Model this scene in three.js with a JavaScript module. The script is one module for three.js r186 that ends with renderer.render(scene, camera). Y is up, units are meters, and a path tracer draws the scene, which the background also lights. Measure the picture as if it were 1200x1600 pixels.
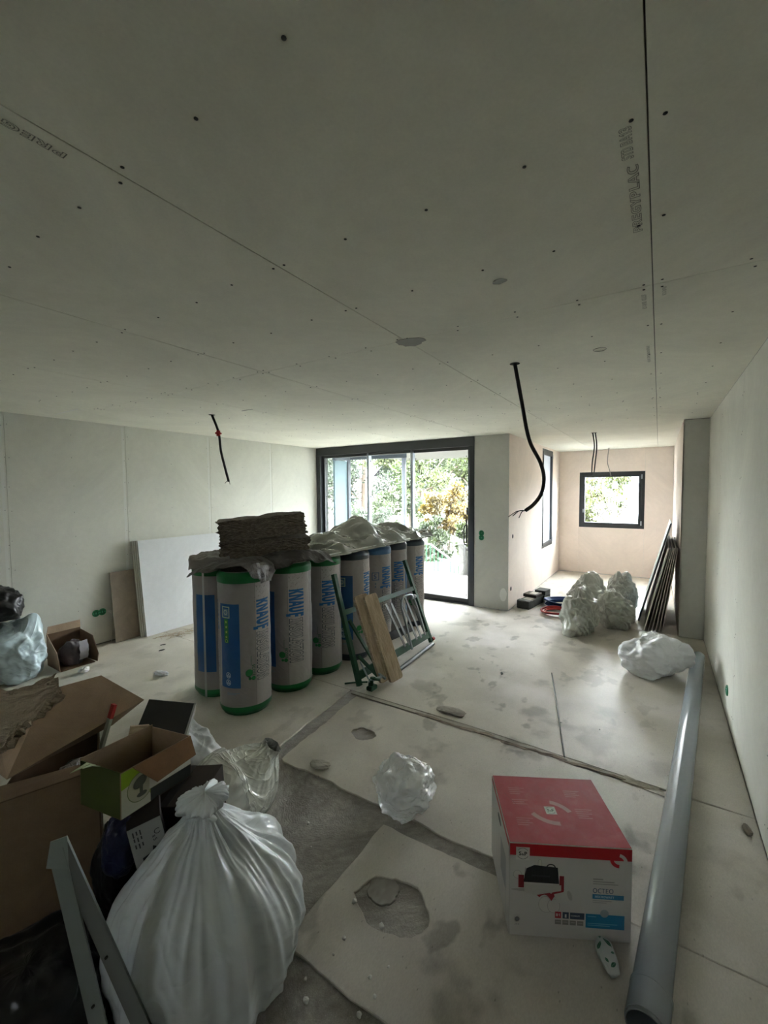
import * as THREE from 'three';
import { mergeGeometries, toCreasedNormals } from 'three/addons/utils/BufferGeometryUtils.js';
import { RoundedBoxGeometry } from 'three/addons/geometries/RoundedBoxGeometry.js';
import { ImprovedNoise } from 'three/addons/math/ImprovedNoise.js';

// ---------- camera, sky, exposure ----------
const scene = new THREE.Scene();
const camera = new THREE.PerspectiveCamera(100.22, 1200 / 1600, 0.05, 400);
camera.rotation.order = 'YXZ';
camera.position.set(0, 1.858, 0);
camera.rotation.set(-0.05002, 0.57136, -0.00727);
const renderer = new THREE.WebGLRenderer({ antialias: true });
renderer.toneMapping = THREE.LinearToneMapping;
renderer.toneMappingExposure = 49.0;
renderer.shadowMap.enabled = true;
{ // overcast sky: brighter towards the zenith, soft clouds, no sun disc
  const W = 256, H = 128, d = new Float32Array(W * H * 4), nz = new ImprovedNoise();
  for (let y = 0; y < H; y++) for (let x = 0; x < W; x++) {
    const el = ((y + 0.5) / H - 0.5) * Math.PI, s = Math.sin(el), a = x / W * Math.PI * 2;
    const cx = Math.cos(a) * Math.cos(el), cz = Math.sin(a) * Math.cos(el);
    const c = 1 + 0.12 * nz.noise(cx * 3, s * 5, cz * 3) + 0.06 * nz.noise(cx * 8, s * 12, cz * 8);
    const l = (s > 0 ? (1.75 - 0.3 * s) : 0.35) * c, i = (y * W + x) * 4;
    d[i] = l * 0.97; d[i + 1] = l * 1.0; d[i + 2] = l * 1.06; d[i + 3] = 1;
  }
  const t = new THREE.DataTexture(d, W, H, THREE.RGBAFormat, THREE.FloatType);
  t.mapping = THREE.EquirectangularReflectionMapping; t.magFilter = THREE.LinearFilter; t.needsUpdate = true;
  scene.background = t;
}

// ---------- helpers ----------
const V = (x, y, z) => new THREE.Vector3(x, y, z);
const PN = new ImprovedNoise();
const noise = (x, y, z) => PN.noise(x, y, z);
function fbm(x, y, z, o = 4) { let a = 0.5, s = 0, f = 1; for (let i = 0; i < o; i++) { s += a * noise(x * f + i * 7.3, y * f + i * 3.1, z * f - i * 5.7); f *= 2.03; a *= 0.5; } return s; }
function ridge(x, y, z, o = 3) { let a = 0.5, s = 0, f = 1; for (let i = 0; i < o; i++) { s += a * (1 - 2.2 * Math.abs(noise(x * f + i * 9.1, y * f - i * 4.2, z * f + i * 2.6))); f *= 2.1; a *= 0.5; } return s; }
function rng(seed) { let s = seed >>> 0; return () => { s = (s + 0x6D2B79F5) >>> 0; let t = s; t = Math.imul(t ^ (t >>> 15), t | 1); t ^= t + Math.imul(t ^ (t >>> 7), t | 61); return ((t ^ (t >>> 14)) >>> 0) / 4294967296; }; }
const smooth = (a, b, x) => { const t = Math.min(1, Math.max(0, (x - a) / (b - a))); return t * t * (3 - 2 * t); };
const lerp = (a, b, t) => a + (b - a) * t;

const used = {};
function numbered(name) { const n = used[name] = (used[name] ?? -1) + 1; return n ? `${name}_${String(n).padStart(3, '0')}` : name; }
function mesh(name, geo, mat, parent) {
  const m = new THREE.Mesh(Array.isArray(geo) ? merge(geo) : geo, mat);
  m.name = parent ? name : numbered(name); m.castShadow = m.receiveShadow = true; (parent ?? scene).add(m); return m;
}
function tag(o, label, category, group) { o.userData.label = label; o.userData.category = category; if (group) o.userData.group = group; return o; }
function thing(name, label, category, pos = [0, 0, 0], turn = 0, group) {
  const o = new THREE.Group(); o.name = numbered(name); scene.add(o); o.position.set(...pos); o.rotation.y = turn; return tag(o, label, category, group);
}
function struct(name) { const o = new THREE.Group(); o.name = name; o.userData.kind = 'structure'; scene.add(o); return o; }
function structMesh(name, geo, mat) { const m = mesh(name, geo, mat); m.name = name; m.userData.kind = 'structure'; return m; }
function merge(list) {
  return mergeGeometries(list.map((g) => { g = g.index ? g.toNonIndexed() : g.clone(); for (const k of Object.keys(g.attributes)) if (!['position', 'normal', 'uv'].includes(k)) g.deleteAttribute(k); if (!g.attributes.normal) g.computeVertexNormals(); if (!g.attributes.uv) g.setAttribute('uv', new THREE.BufferAttribute(new Float32Array(g.attributes.position.count * 2), 2)); return g; }));
}
// box between two corners, uv in metres
function boxGeo(x0, y0, z0, x1, y1, z1, bevel = 0) {
  const a = Math.abs(x1 - x0), b = Math.abs(y1 - y0), c = Math.abs(z1 - z0);
  const g = bevel ? new RoundedBoxGeometry(a, b, c, 2, bevel) : new THREE.BoxGeometry(a, b, c);
  g.translate((x0 + x1) / 2, (y0 + y1) / 2, (z0 + z1) / 2); return uvBox(g);
}
function uvBox(g) {
  g = g.index ? g.toNonIndexed() : g; const p = g.attributes.position, n = g.attributes.normal, uv = new Float32Array(p.count * 2);
  for (let i = 0; i < p.count; i += 3) {
    let ax = 0, ay = 0, az = 0; for (let k = 0; k < 3; k++) { ax += n.getX(i + k); ay += n.getY(i + k); az += n.getZ(i + k); }
    ax = Math.abs(ax); ay = Math.abs(ay); az = Math.abs(az);
    for (let k = 0; k < 3; k++) { const j = i + k, x = p.getX(j), y = p.getY(j), z = p.getZ(j);
      const [u, v] = ay >= ax && ay >= az ? [x, z] : ax >= az ? [z, y] : [x, y]; uv[j * 2] = u; uv[j * 2 + 1] = v; }
  }
  g.setAttribute('uv', new THREE.BufferAttribute(uv, 2)); return g;
}
// flat polygon (list of Vector3) with thickness along -normal; uv in metres
function slabGeo(pts, thick, normal) {
  const n = normal ? normal.clone().normalize() : pts[1].clone().sub(pts[0]).cross(pts[2].clone().sub(pts[0])).normalize();
  const u = pts[1].clone().sub(pts[0]).normalize(), v = n.clone().cross(u).normalize();
  const p2 = pts.map((p) => { const d = p.clone().sub(pts[0]); return new THREE.Vector2(d.dot(u), d.dot(v)); });
  const tris = THREE.ShapeUtils.triangulateShape(p2, []); const pos = [], uv = [];
  const off = n.clone().multiplyScalar(-thick), low = pts.map((p) => p.clone().add(off));
  const put = (a, ua) => { pos.push(a.x, a.y, a.z); uv.push(ua.x, ua.y); };
  const ccw = THREE.ShapeUtils.area(p2) > 0;
  for (const [a, b, c] of tris) { for (const i of [a, b, c]) put(pts[i], p2[i]); for (const i of [c, b, a]) put(low[i], p2[i]); }
  for (let i = 0; i < pts.length; i++) { let j = (i + 1) % pts.length, A = i, B = j; if (!ccw) [A, B] = [B, A];
    const l = p2[i].distanceTo(p2[j]), q = [[low[A], 0, 0], [low[B], l, 0], [pts[B], l, thick], [low[A], 0, 0], [pts[B], l, thick], [pts[A], 0, thick]];
    for (const [w, a, b] of q) put(w, { x: a, y: b }); }
  const g = new THREE.BufferGeometry(); g.setAttribute('position', new THREE.Float32BufferAttribute(pos, 3)); g.setAttribute('uv', new THREE.Float32BufferAttribute(uv, 2)); g.computeVertexNormals(); return g;
}
// straight bar of rectangular section from a to b
function barGeo(a, b, w, h, up = V(0, 1, 0), bevel = 0.002) {
  const d = b.clone().sub(a), L = d.length(), z = d.normalize(), x = up.clone().cross(z).normalize(), y = z.clone().cross(x);
  const g = bevel ? new RoundedBoxGeometry(w, h, L, 1, bevel) : new THREE.BoxGeometry(w, h, L); uvBox(g);
  g.applyMatrix4(new THREE.Matrix4().makeBasis(x, y, z).setPosition(a.clone().add(b).multiplyScalar(0.5))); return uvKeep(g);
}
const uvKeep = (g) => g;
function tubeGeo(pts, r, seg = 40, rad = 8, closed = false) { return new THREE.TubeGeometry(new THREE.CatmullRomCurve3(pts, closed), seg, r, rad, closed); }
function pipeGeo(a, b, ro, ri, seg = 32) { // hollow pipe
  const L = a.distanceTo(b), g = new THREE.LatheGeometry([[ri, 0], [ro - 0.001, 0], [ro, 0.001], [ro, L - 0.001], [ro - 0.001, L], [ri, L], [ri, L], [ri, 0]].map(([x, y]) => new THREE.Vector2(x, y)), seg);
  const y = b.clone().sub(a).normalize(); g.applyQuaternion(new THREE.Quaternion().setFromUnitVectors(V(0, 1, 0), y)); g.translate(a.x, a.y, a.z); return toCreasedNormals(g, 0.6);
}
// closed surface from a grid f(u, v) -> Vector3, u wraps
function gridGeo(nu, nv, f, wrap = false, uvs = [1, 1]) {
  const pos = [], uv = [], idx = [];
  for (let j = 0; j <= nv; j++) for (let i = 0; i <= nu; i++) { const p = f(wrap && i === nu ? 0 : i / nu, j / nv); pos.push(p.x, p.y, p.z); uv.push(i / nu * uvs[0], j / nv * uvs[1]); }
  for (let j = 0; j < nv; j++) for (let i = 0; i < nu; i++) { const a = j * (nu + 1) + i, b = a + 1, c = a + nu + 1, d = c + 1; idx.push(a, b, d, a, d, c); }
  const g = new THREE.BufferGeometry(); g.setAttribute('position', new THREE.Float32BufferAttribute(pos, 3)); g.setAttribute('uv', new THREE.Float32BufferAttribute(uv, 2)); g.setIndex(idx); g.computeVertexNormals();
  if (wrap) { const n = g.attributes.normal; for (let j = 0; j <= nv; j++) { const a = j * (nu + 1), b = a + nu; const s = V(n.getX(a) + n.getX(b), n.getY(a) + n.getY(b), n.getZ(a) + n.getZ(b)).normalize(); n.setXYZ(a, s.x, s.y, s.z); n.setXYZ(b, s.x, s.y, s.z); } }
  return g;
}
// sheet with thickness
function sheetGeo(nu, nv, f, t = 0.004, uvs = [1, 1]) {
  const top = gridGeo(nu, nv, f, false, uvs), p = top.attributes.position, n = top.attributes.normal;
  const low = top.clone(), q = low.attributes.position; for (let i = 0; i < p.count; i++) q.setXYZ(i, p.getX(i) - n.getX(i) * t, p.getY(i) - n.getY(i) * t, p.getZ(i) - n.getZ(i) * t);
  const id = low.index.array; for (let i = 0; i < id.length; i += 3) { const k = id[i]; id[i] = id[i + 1]; id[i + 1] = k; } low.computeVertexNormals();
  return merge([top, low]);
}

// ---------- textures ----------
function dataTex(W, H, f, srgb = true, rx = 1, ry = 1) {
  const d = new Uint8Array(W * H * 4);
  for (let y = 0; y < H; y++) for (let x = 0; x < W; x++) { const c = f(x / W, y / H, x, y), i = (y * W + x) * 4; d[i] = c[0]; d[i + 1] = c[1] ?? c[0]; d[i + 2] = c[2] ?? c[0]; d[i + 3] = 255; }
  const t = new THREE.DataTexture(d, W, H); t.wrapS = t.wrapT = THREE.RepeatWrapping; t.magFilter = THREE.LinearFilter; t.minFilter = THREE.LinearMipmapLinearFilter; t.generateMipmaps = true;
  if (srgb) t.colorSpace = THREE.SRGBColorSpace; t.repeat.set(rx, ry); t.needsUpdate = true; return t;
}
function canvasTex(W, H, draw) { const c = document.createElement('canvas'); c.width = W; c.height = H; draw(c.getContext('2d'), W, H); const t = new THREE.CanvasTexture(c); t.colorSpace = THREE.SRGBColorSpace; return t; }
// periodic noise on the unit square
const tile = (u, v, k, s, o = 4) => { const a = u * Math.PI * 2, b = v * Math.PI * 2, R = k / 6.283; return fbm(Math.cos(a) * R + s, Math.sin(a) * R + Math.cos(b) * R * 1.07, Math.sin(b) * R - s, o); };
const cl = (x) => Math.max(0, Math.min(255, x));

const rT = rng(11);
const boardMap = dataTex(512, 512, (u, v) => { const n = tile(u, v, 5, 3) * 14 + tile(u, v, 40, 9, 2) * 7 + (rT() - 0.5) * 5; return [cl(243 + n), cl(242 + n), cl(238 + n)]; }, true, 1 / 2.6, 1 / 2.6);
const wrinkle = dataTex(512, 512, (u, v) => { const a = u * 6.2832, b = v * 6.2832, x = Math.cos(a) * 1.1, y = Math.sin(a) * 1.1 + Math.cos(b) * 1.3, z = Math.sin(b) * 1.1; const w = fbm(x, y, z, 2) * 1.1; const q = ridge(x * 1.5 + w, y * 1.5, z * 1.5 + w, 2); return [cl(90 + 190 * Math.max(0, q) ** 2.2 + 60 * fbm(x * 2, y * 2, z * 2, 2))]; }, false);
const grain = dataTex(512, 512, (u, v) => [cl(128 + tile(u, v, 60, 5, 3) * 150 + (rT() - 0.5) * 40)], false, 1 / 0.6, 1 / 0.6);
const cardMap = dataTex(512, 512, (u, v) => { const n = tile(u, v, 6, 21) * 26 + tile(u, v, 60, 2, 2) * 12 + (rT() - 0.5) * 12 + Math.sin(u * 400) * 2; return [cl(236 + n), cl(234 + n), cl(230 + n)]; }, true, 2, 2);
const woolMap = dataTex(512, 512, (u, v) => { const n = tile(u, v * 3, 18, 4, 4) * 120 + tile(u * 2, v, 80, 8, 2) * 60 + (rT() - 0.5) * 50; return [cl(190 + n), cl(187 + n), cl(182 + n)]; }, true, 2, 2);
const woolBump = dataTex(512, 512, (u, v) => [cl(128 + tile(u, v * 4, 22, 14, 4) * 220 + (rT() - 0.5) * 60)], false, 2, 2);
const dustMap = dataTex(512, 512, (u, v) => { const n = tile(u, v, 10, 31) * 60 + tile(u, v, 50, 33, 2) * 30; return [cl(215 + n)]; }, true, 1, 1);
const woodMap = dataTex(512, 256, (u, v) => { const g = Math.sin((v * 14 + tile(u, v, 3, 6, 3) * 3) * 6.28) * 10 + tile(u, v, 90, 12, 2) * 14 + tile(u, v, 8, 18) * 40; return [cl(192 + g), cl(172 + g), cl(146 + g)]; }, true, 1.2, 5);

// ---------- materials ----------
const std = (c, r = 0.8, o = {}) => new THREE.MeshStandardMaterial({ color: c, roughness: r, ...o });
const phy = (c, r = 0.5, o = {}) => new THREE.MeshPhysicalMaterial({ color: c, roughness: r, ...o });
const M = {
  board: std(0xf1f1e6, 0.93, { map: boardMap }),
  boardWall: std(0xe2e2da, 0.93, { map: boardMap }),
  boardPink: std(0xf3e7df, 0.93, { map: boardMap }),
  boardGrey: std(0xd6d6d2, 0.93, { map: boardMap }),
  backing: std(0x6d6c68, 0.95),
  joint: std(0x8f8f88, 0.95),
  filler: std(0xa09f99, 0.95), plaster: std(0xe4e3de, 0.9), screw: std(0x2a2a28, 0.6),
  edge: std(0xb9b2a2, 0.95),
  anthracite: phy(0x2c3033, 0.45, { clearcoat: 0.2 }),
  alu: std(0xa9b0b8, 0.35, { metalness: 0.7 }),
  glass: phy(0xf3f8f6, 0.0, { transmission: 1, thickness: 0, ior: 1.5 }),
  filmGlass: phy(0xc9d3dc, 0.55, { transmission: 0.9, thickness: 0 }),
  render: std(0xdfe3e6, 0.95, { map: dustMap }),
  cable: std(0x1b1b1c, 0.5), cableGrey: std(0x8b8882, 0.5), copper: std(0x8a4a26, 0.4, { metalness: 0.6 }),
  red: std(0xa81c1c, 0.5), green: std(0x0a7a4c, 0.5), darkHole: std(0x161412, 0.9),
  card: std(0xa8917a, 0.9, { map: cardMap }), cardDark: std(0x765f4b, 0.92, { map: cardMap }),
  wool: std(0x9a9086, 1, { map: woolMap, bumpMap: woolBump, bumpScale: 0.008 }),
  woolTan: std(0xe0d0bb, 1, { map: cardMap, bumpMap: woolBump, bumpScale: 0.004 }),
  galv: std(0x9aa4a6, 0.38, { metalness: 0.75, bumpMap: grain, bumpScale: 0.0004 }),
  galvDull: std(0x868b8c, 0.5, { metalness: 0.5 }),
  paintGreen: std(0x1f5a3c, 0.5, { map: dustMap }),
  wood: std(0xffffff, 0.8, { map: woodMap }),
  pvc: phy(0x8d959c, 0.24, { clearcoat: 0.5, clearcoatRoughness: 0.2 }),
  black: phy(0x17171a, 0.35, { bumpMap: wrinkle, bumpScale: 0.003 }),
  greyFilm: phy(0x7d7873, 0.4, { bumpMap: wrinkle, bumpScale: 0.006 }),
};

// =====================================================================
// STRUCTURE
// =====================================================================
const XL = -5.74, XR = 0.495, ZP = -6.46, ZB = -10.35, XA = -1.91, XC = 0.235, H = 2.70, ZK = 3.2;
// --- floor ---
const floorMap = dataTex(2048, 2048, (u, v) => {
  const x = -5.9 + u * 6.6, z = -10.6 + v * 13.9;
  let n = fbm(x * 0.55, 1.7, z * 0.55, 4) * 34 + fbm(x * 3, 4.2, z * 3, 4) * 22 + (rT() - 0.5) * 12;
  const st = smooth(0.14, 0.34, fbm(x * 2.1 + 9, 0.3, z * 2.1, 5)), st2 = smooth(0.2, 0.34, fbm(x * 5 + 3, 7.3, z * 3.4, 4));
  const walk = Math.exp(-(((x + 1.0 - (z + 3) * 0.25) / 0.9) ** 2)); // worn path from the door
  n -= (st * 40 + st2 * 40) * (0.35 + 0.65 * walk);
  const dust = smooth(0.05, 0.4, fbm(x * 1.1 - 4, 2.2, z * 1.1, 4)); n += dust * 20 + walk * 4;
  const sp = rT() < 0.0007 ? -60 : 0; return [cl(209 + n + sp), cl(205 + n + sp), cl(196 + n * 1.02 + sp + walk * 6 + dust * 6)];
});
const slabMap = dataTex(1024, 1024, (u, v) => { const n = tile(u, v, 8, 40, 5) * 60 + tile(u, v, 60, 41, 3) * 40 + (rT() - 0.5) * 26 + (rT() < 0.004 ? 60 : 0); return [cl(184 + n), cl(180 + n), cl(175 + n)]; }, true, 1 / 2.2, 1 / 2.2);
M.floor = std(0xf2efe8, 0.5, { map: floorMap, bumpMap: grain, bumpScale: 0.0012 });
M.slab = std(0xd8d6d2, 0.9, { map: slabMap, bumpMap: grain, bumpScale: 0.004 });
const floorUV = (g) => { const p = g.attributes.position, uv = new Float32Array(p.count * 2); for (let i = 0; i < p.count; i++) { uv[i * 2] = (p.getX(i) + 5.9) / 6.6; uv[i * 2 + 1] = (p.getZ(i) + 10.6) / 13.9; } g.setAttribute('uv', new THREE.BufferAttribute(uv, 2)); return g; };
// outline with chipped edges
function rough(pts, amp, step, seed, skip = []) {
  const out = []; for (let i = 0; i < pts.length; i++) { const a = pts[i], b = pts[(i + 1) % pts.length], L = Math.hypot(b[0] - a[0], b[1] - a[1]), n = skip.includes(i) ? 1 : Math.max(1, Math.round(L / step));
    for (let k = 0; k < n; k++) { const t = k / n, x = lerp(a[0], b[0], t), z = lerp(a[1], b[1], t), o = k && amp * (fbm(x * 4 + seed, 3.3, z * 4, 3) * 1.6 + noise(x * 17, seed, z * 17) * 0.35); const nx = -(b[1] - a[1]) / L, nz = (b[0] - a[0]) / L; out.push([x + nx * o, z + nz * o]); } }
  return out;
}
const TH = 0.011;
function plate(outline, holes = []) {
  const s = new THREE.Shape(outline.map(([x, z]) => new THREE.Vector2(x, -z)));
  for (const h of holes) s.holes.push(new THREE.Path(h.map(([x, z]) => new THREE.Vector2(x, -z))));
  const g = new THREE.ExtrudeGeometry(s, { depth: TH - 0.003, bevelEnabled: true, bevelThickness: 0.003, bevelSize: 0.003, bevelOffset: -0.003, bevelSegments: 1, steps: 1 });
  g.rotateX(-Math.PI / 2); g.translate(0, -TH + 0.0, 0); return floorUV(g);
}
const floor = struct('floor');
{
  const base = new THREE.BoxGeometry(XR - XL + 0.6, 0.2, ZK - ZB + 0.6); base.translate((XR + XL) / 2, -0.1 - TH - 0.001, (ZK + ZB) / 2); uvBox(base);
  mesh('concrete_slab', uvBox(base), M.slab, floor);
  const blob = (cx, cz, rx, rz, seed, n = 40) => Array.from({ length: n }, (_, i) => { const a = -i / n * Math.PI * 2, k = 1 + 0.22 * noise(Math.cos(a) * 1.3 + seed, Math.sin(a) * 1.3, seed) + 0.1 * noise(Math.cos(a) * 5, Math.sin(a) * 5, seed); return [cx + Math.cos(a) * rx * k, cz + Math.sin(a) * rz * k]; });
  // far plates
  mesh('screed_panel', plate(rough([[-2.392, -3.118], [-1.2, -3.128], [0.06, -3.085], [XR, -3.07], [XR, ZP], [XL, ZP], [XL, -3.12]], 0.004, 0.08, 1, [2, 3, 4, 5, 6])), M.floor, floor);
  mesh('screed_panel', plate([[XA, ZP - 0.002], [XC, ZP - 0.002], [XC, ZB], [XA, ZB]]), M.floor, floor);
  // smooth strip along the joint
  mesh('screed_panel', plate([[-2.35, -3.072], [-1.2, -3.08], [0.02, -3.05], [0.05, -3.083], [-1.2, -3.124], [-2.38, -3.114]]).translate(0, -0.002, 0), std(0xd0ccc2, 0.7, { map: floorMap }), floor);
  // middle plate with a chipped hole
  mesh('screed_panel', plate(rough([[-2.17, -2.035], [-0.4, -2.035], [XR, -2.035], [XR, -3.067], [0.06, -3.06], [-0.25, -3.035], [-1.1, -3.055], [-2.27, -3.045]], 0.02, 0.035, 3, [1, 2, 3]), [blob(-1.87, -2.59, 0.1, 0.075, 2.2)]), M.floor, floor);
  // left plate, running on under the rubbish
  mesh('screed_panel', plate(rough([[XL, ZK], [-2.6, ZK], [-2.45, -1.98], [-2.29, -2.06], [-2.392, -3.115], [XL, -3.117]], 0.018, 0.05, 5, [0, 1, 4, 5])), M.floor, floor);
  // near plate with a big oval hole
  mesh('screed_panel', plate(rough([[-1.27, -1.175], [XR, -1.165], [XR, -2.032], [-0.4, -2.032], [-0.5, -1.95], [-0.66, -1.945], [-1.255, -1.925]], 0.014, 0.05, 8, [1, 2, 3]), [blob(-0.97, -1.555, 0.165, 0.125, 5.1)]), M.floor, floor);
  // plates behind the lens and under the rubbish
  mesh('screed_panel', plate(rough([[-1.0, ZK], [XR, ZK], [XR, -1.08], [-0.55, -1.09]], 0.015, 0.08, 12, [0, 1])), M.floor, floor);
  // mortar crust in the oval hole
  mesh('mortar_crust', plate(blob(-1.05, -1.60, 0.075, 0.075, 7.7)).translate(0, -0.005, 0), M.slab, floor);
  // peeled skin strips along the joint
  const pr = rng(4), strips = [];
  for (let i = 0; i < 15; i++) { const x = -1.75 + i * 0.115 + pr() * 0.09, w = 0.05 + pr() * 0.12, d = 0.005 + pr() * 0.012, z = -3.056 + 0.016 * (x + 1) + (pr() - 0.5) * 0.03, lift = pr() * 0.012, k = pr() * 0.02 - 0.01;
    strips.push(slabGeo([V(x, -0.003, z + d), V(x + w * 0.5, lift * 0.5, z + d * 0.5 + k), V(x + w, -0.002 + lift, z + d * 0.8), V(x + w * 1.15, lift, z - d * 0.4), V(x + w * 0.6, lift * 1.3, z - d + k), V(x - 0.02, 0.001, z - d * 0.3)], 0.002)); }
  mesh('peeled_skin', floorUV(merge(strips)), std(0xc4b8ac, 0.8, { map: floorMap }), floor).userData.kind = 'stuff';
  mesh('joint_strip', [slabGeo([V(-0.16, 0.001, -3.03), V(0.08, 0.004, -3.0), V(0.075, 0.006, -3.03), V(-0.15, 0.016, -3.085)], 0.003)], M.floor, floor);
}
// --- ceiling ---
const ceiling = struct('ceiling');
{
  mesh('ceiling_backing', [boxGeo(XL - 0.4, H + 0.014, ZB - 0.4, XR + 0.4, H + 0.3, ZK + 0.3)], M.backing, ceiling);
  const xs = [XL, -4.77, -3.57, -2.37, -1.22, -0.04, XR], zs = [[ZK, 0.5, -2.13, -4.75, -7.3, -9.9, ZB], [ZK, 1.2, -2.13, -4.75, -7.3, -9.9, ZB]];
  for (let i = 0; i < 6; i++) { const zz = zs[i % 2]; for (let j = 0; j < zz.length - 1; j++) { const g = (a) => (Math.abs(a - XL) < 0.01 || Math.abs(a - XR) < 0.01 || a === ZB || a === ZK ? 0 : 0.0017);
    if (xs[i + 1] < XA && zz[j + 1] < ZP - 0.4 && zz[j] < ZP - 0.4) continue;
    mesh('plasterboard', boxGeo(xs[i] + g(xs[i]), H, zz[j + 1] + g(zz[j + 1]) * 0.6, xs[i + 1] - g(xs[i + 1]), H + 0.013, zz[j] - g(zz[j]) * 0.6, 0.0015), M.board, ceiling); } }
  const sc = []; const screw = (x, z) => { const g = new THREE.SphereGeometry(0.0055, 8, 5); g.scale(1, 0.35, 1); g.translate(x, H - 0.0005, z); sc.push(g); };
  const rs = rng(8), rows = [-0.05, -0.62, -1.18, -1.63, -2.1, -2.16, -2.65, -3.2, -3.75, -4.3, -4.72, -4.78, -5.3, -5.9];
  for (const z of rows) for (const sx of xs.slice(1, 6)) { const jj = () => (rs() - 0.5) * 0.03; screw(sx + 0.03 + jj() * 0.3, z + jj()); screw(sx - 0.03 + jj() * 0.3, z + jj()); screw(sx + 0.32 + jj(), z + jj()); screw(sx + 0.62 + jj(), z + jj()); screw(sx + 0.9 + jj(), z + jj()); }
  mesh('screw_heads', sc, M.screw, ceiling).userData.kind = 'stuff';
  const patch = Array.from({ length: 18 }, (_, i) => { const a = i / 18 * 6.283, k = 1 + 0.35 * noise(Math.cos(a) * 2, Math.sin(a) * 2, 3); return V(-1.2 + Math.cos(a) * 0.085 * k, H - 0.0025, -2.17 + Math.sin(a) * 0.065 * k); });
  mesh('filler_patch', slabGeo(patch, 0.003, V(0, -1, 0)), M.filler, ceiling);
  const smear = (x, z, a, b, m) => mesh('filler_patch', slabGeo(Array.from({ length: 14 }, (_, i) => { const t = i / 14 * 6.283, k = 1 + 0.4 * noise(Math.cos(t) * 2, Math.sin(t) * 2, x * 9); return V(x + Math.cos(t) * a * k, H - 0.0015, z + Math.sin(t) * b * k); }), 0.002, V(0, -1, 0)), m, ceiling);
  smear(-0.56, -1.75, 0.03, 0.02, M.filler); smear(-5.2, -2.0, 0.28, 0.012, M.plaster); smear(-3.6, -3.0, 0.1, 0.01, M.filler);
  // pencilled ring round a fixing
  const ring = new THREE.TorusGeometry(0.035, 0.0012, 4, 24); ring.rotateX(Math.PI / 2); ring.translate(-0.32, H - 0.001, -2.92); mesh('pencil_ring', ring, M.screw, ceiling);
  // printed stamps beside the joints
  const stamp = (text, w, h) => { const c = document.createElement('canvas'); c.width = 1024; c.height = Math.round(1024 * h / w); const x = c.getContext('2d'); x.fillStyle = '#000'; x.fillRect(0, 0, c.width, c.height); x.fillStyle = '#8a8a8a'; x.font = `bold ${Math.round(c.height * 0.86)}px sans-serif`; x.textBaseline = 'middle'; x.textAlign = 'center'; x.save(); x.translate(c.width / 2, c.height / 2); const tw = x.measureText(text).width; x.scale(c.width * 0.97 / tw, 1); x.lineWidth = c.height * 0.045; x.strokeStyle = '#9a9a9a'; x.strokeText(text, 0, 0); x.restore(); return new THREE.CanvasTexture(c); };
  const print = (text, cx, cz, w, h, rot) => { const g = new THREE.PlaneGeometry(w, h); g.rotateX(Math.PI / 2); g.rotateY(rot); g.translate(cx, H - 0.0012, cz); mesh('printed_stamp', g, std(0x4a4a46, 0.9, { alphaMap: stamp(text, w, h), transparent: true }), ceiling); };
  print('PREGYPLAC', -0.076, -1.5, 0.36, 0.04, -Math.PI / 2); print('STD BA13', -0.085, -1.24, 0.12, 0.04, -Math.PI / 2);
  print('PREGYPLAC BA13', -1.268, -0.30, 0.44, 0.036, -Math.PI / 2);
  print('STD BA13', -0.075, -2.3, 0.18, 0.026, Math.PI / 2); print('BA13', 0.0, -2.22, 0.1, 0.022, Math.PI / 2); print('PREGYPLAC STD', -0.075, -3.2, 0.4, 0.022, Math.PI / 2);
}
// --- plasterboard walls: backing + boards ---
const wallLeft = struct('wall_left');
{
  mesh('wall_backing', [boxGeo(XL - 0.4, -0.2, ZP - 0.36, XL - 0.014, H + 0.01, ZK + 0.3)], M.backing, wallLeft);
  const zs = [ZK, 0.75, -0.45, -1.64, -2.84, -4.06, -5.29, ZP]; const sc = [], rs = rng(31), strips = [];
  for (let i = 0; i < zs.length - 1; i++) {
    mesh('plasterboard', boxGeo(XL - 0.013, 0.012, zs[i + 1] + 0.0015, XL, H, zs[i] - 0.0015, 0.0015), M.boardWall, wallLeft);
    for (let y = 0.15; y < H; y += 0.3) for (const d of [0.025, 0.6, 1.175]) { const g = new THREE.SphereGeometry(0.0042, 6, 4); g.scale(0.35, 1, 1); g.translate(XL + 0.0004, y + (rs() - 0.5) * 0.08, zs[i] - d + (rs() - 0.5) * 0.02); sc.push(g); }
    if (i > 1) for (const s of [1]) { const z0 = zs[i] + s * 0.03; strips.push(boxGeo(XL - 0.001, 0.4, z0 - 0.014, XL + 0.0003, H - 0.02, z0 + 0.014)); }
  }
  mesh('screw_heads', sc, std(0x6a6a66, 0.7), wallLeft).userData.kind = 'stuff';
  mesh('tapered_edge', strips, std(0xdcdcd4, 0.95), wallLeft);
}
const wallRight = struct('wall_right');
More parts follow.
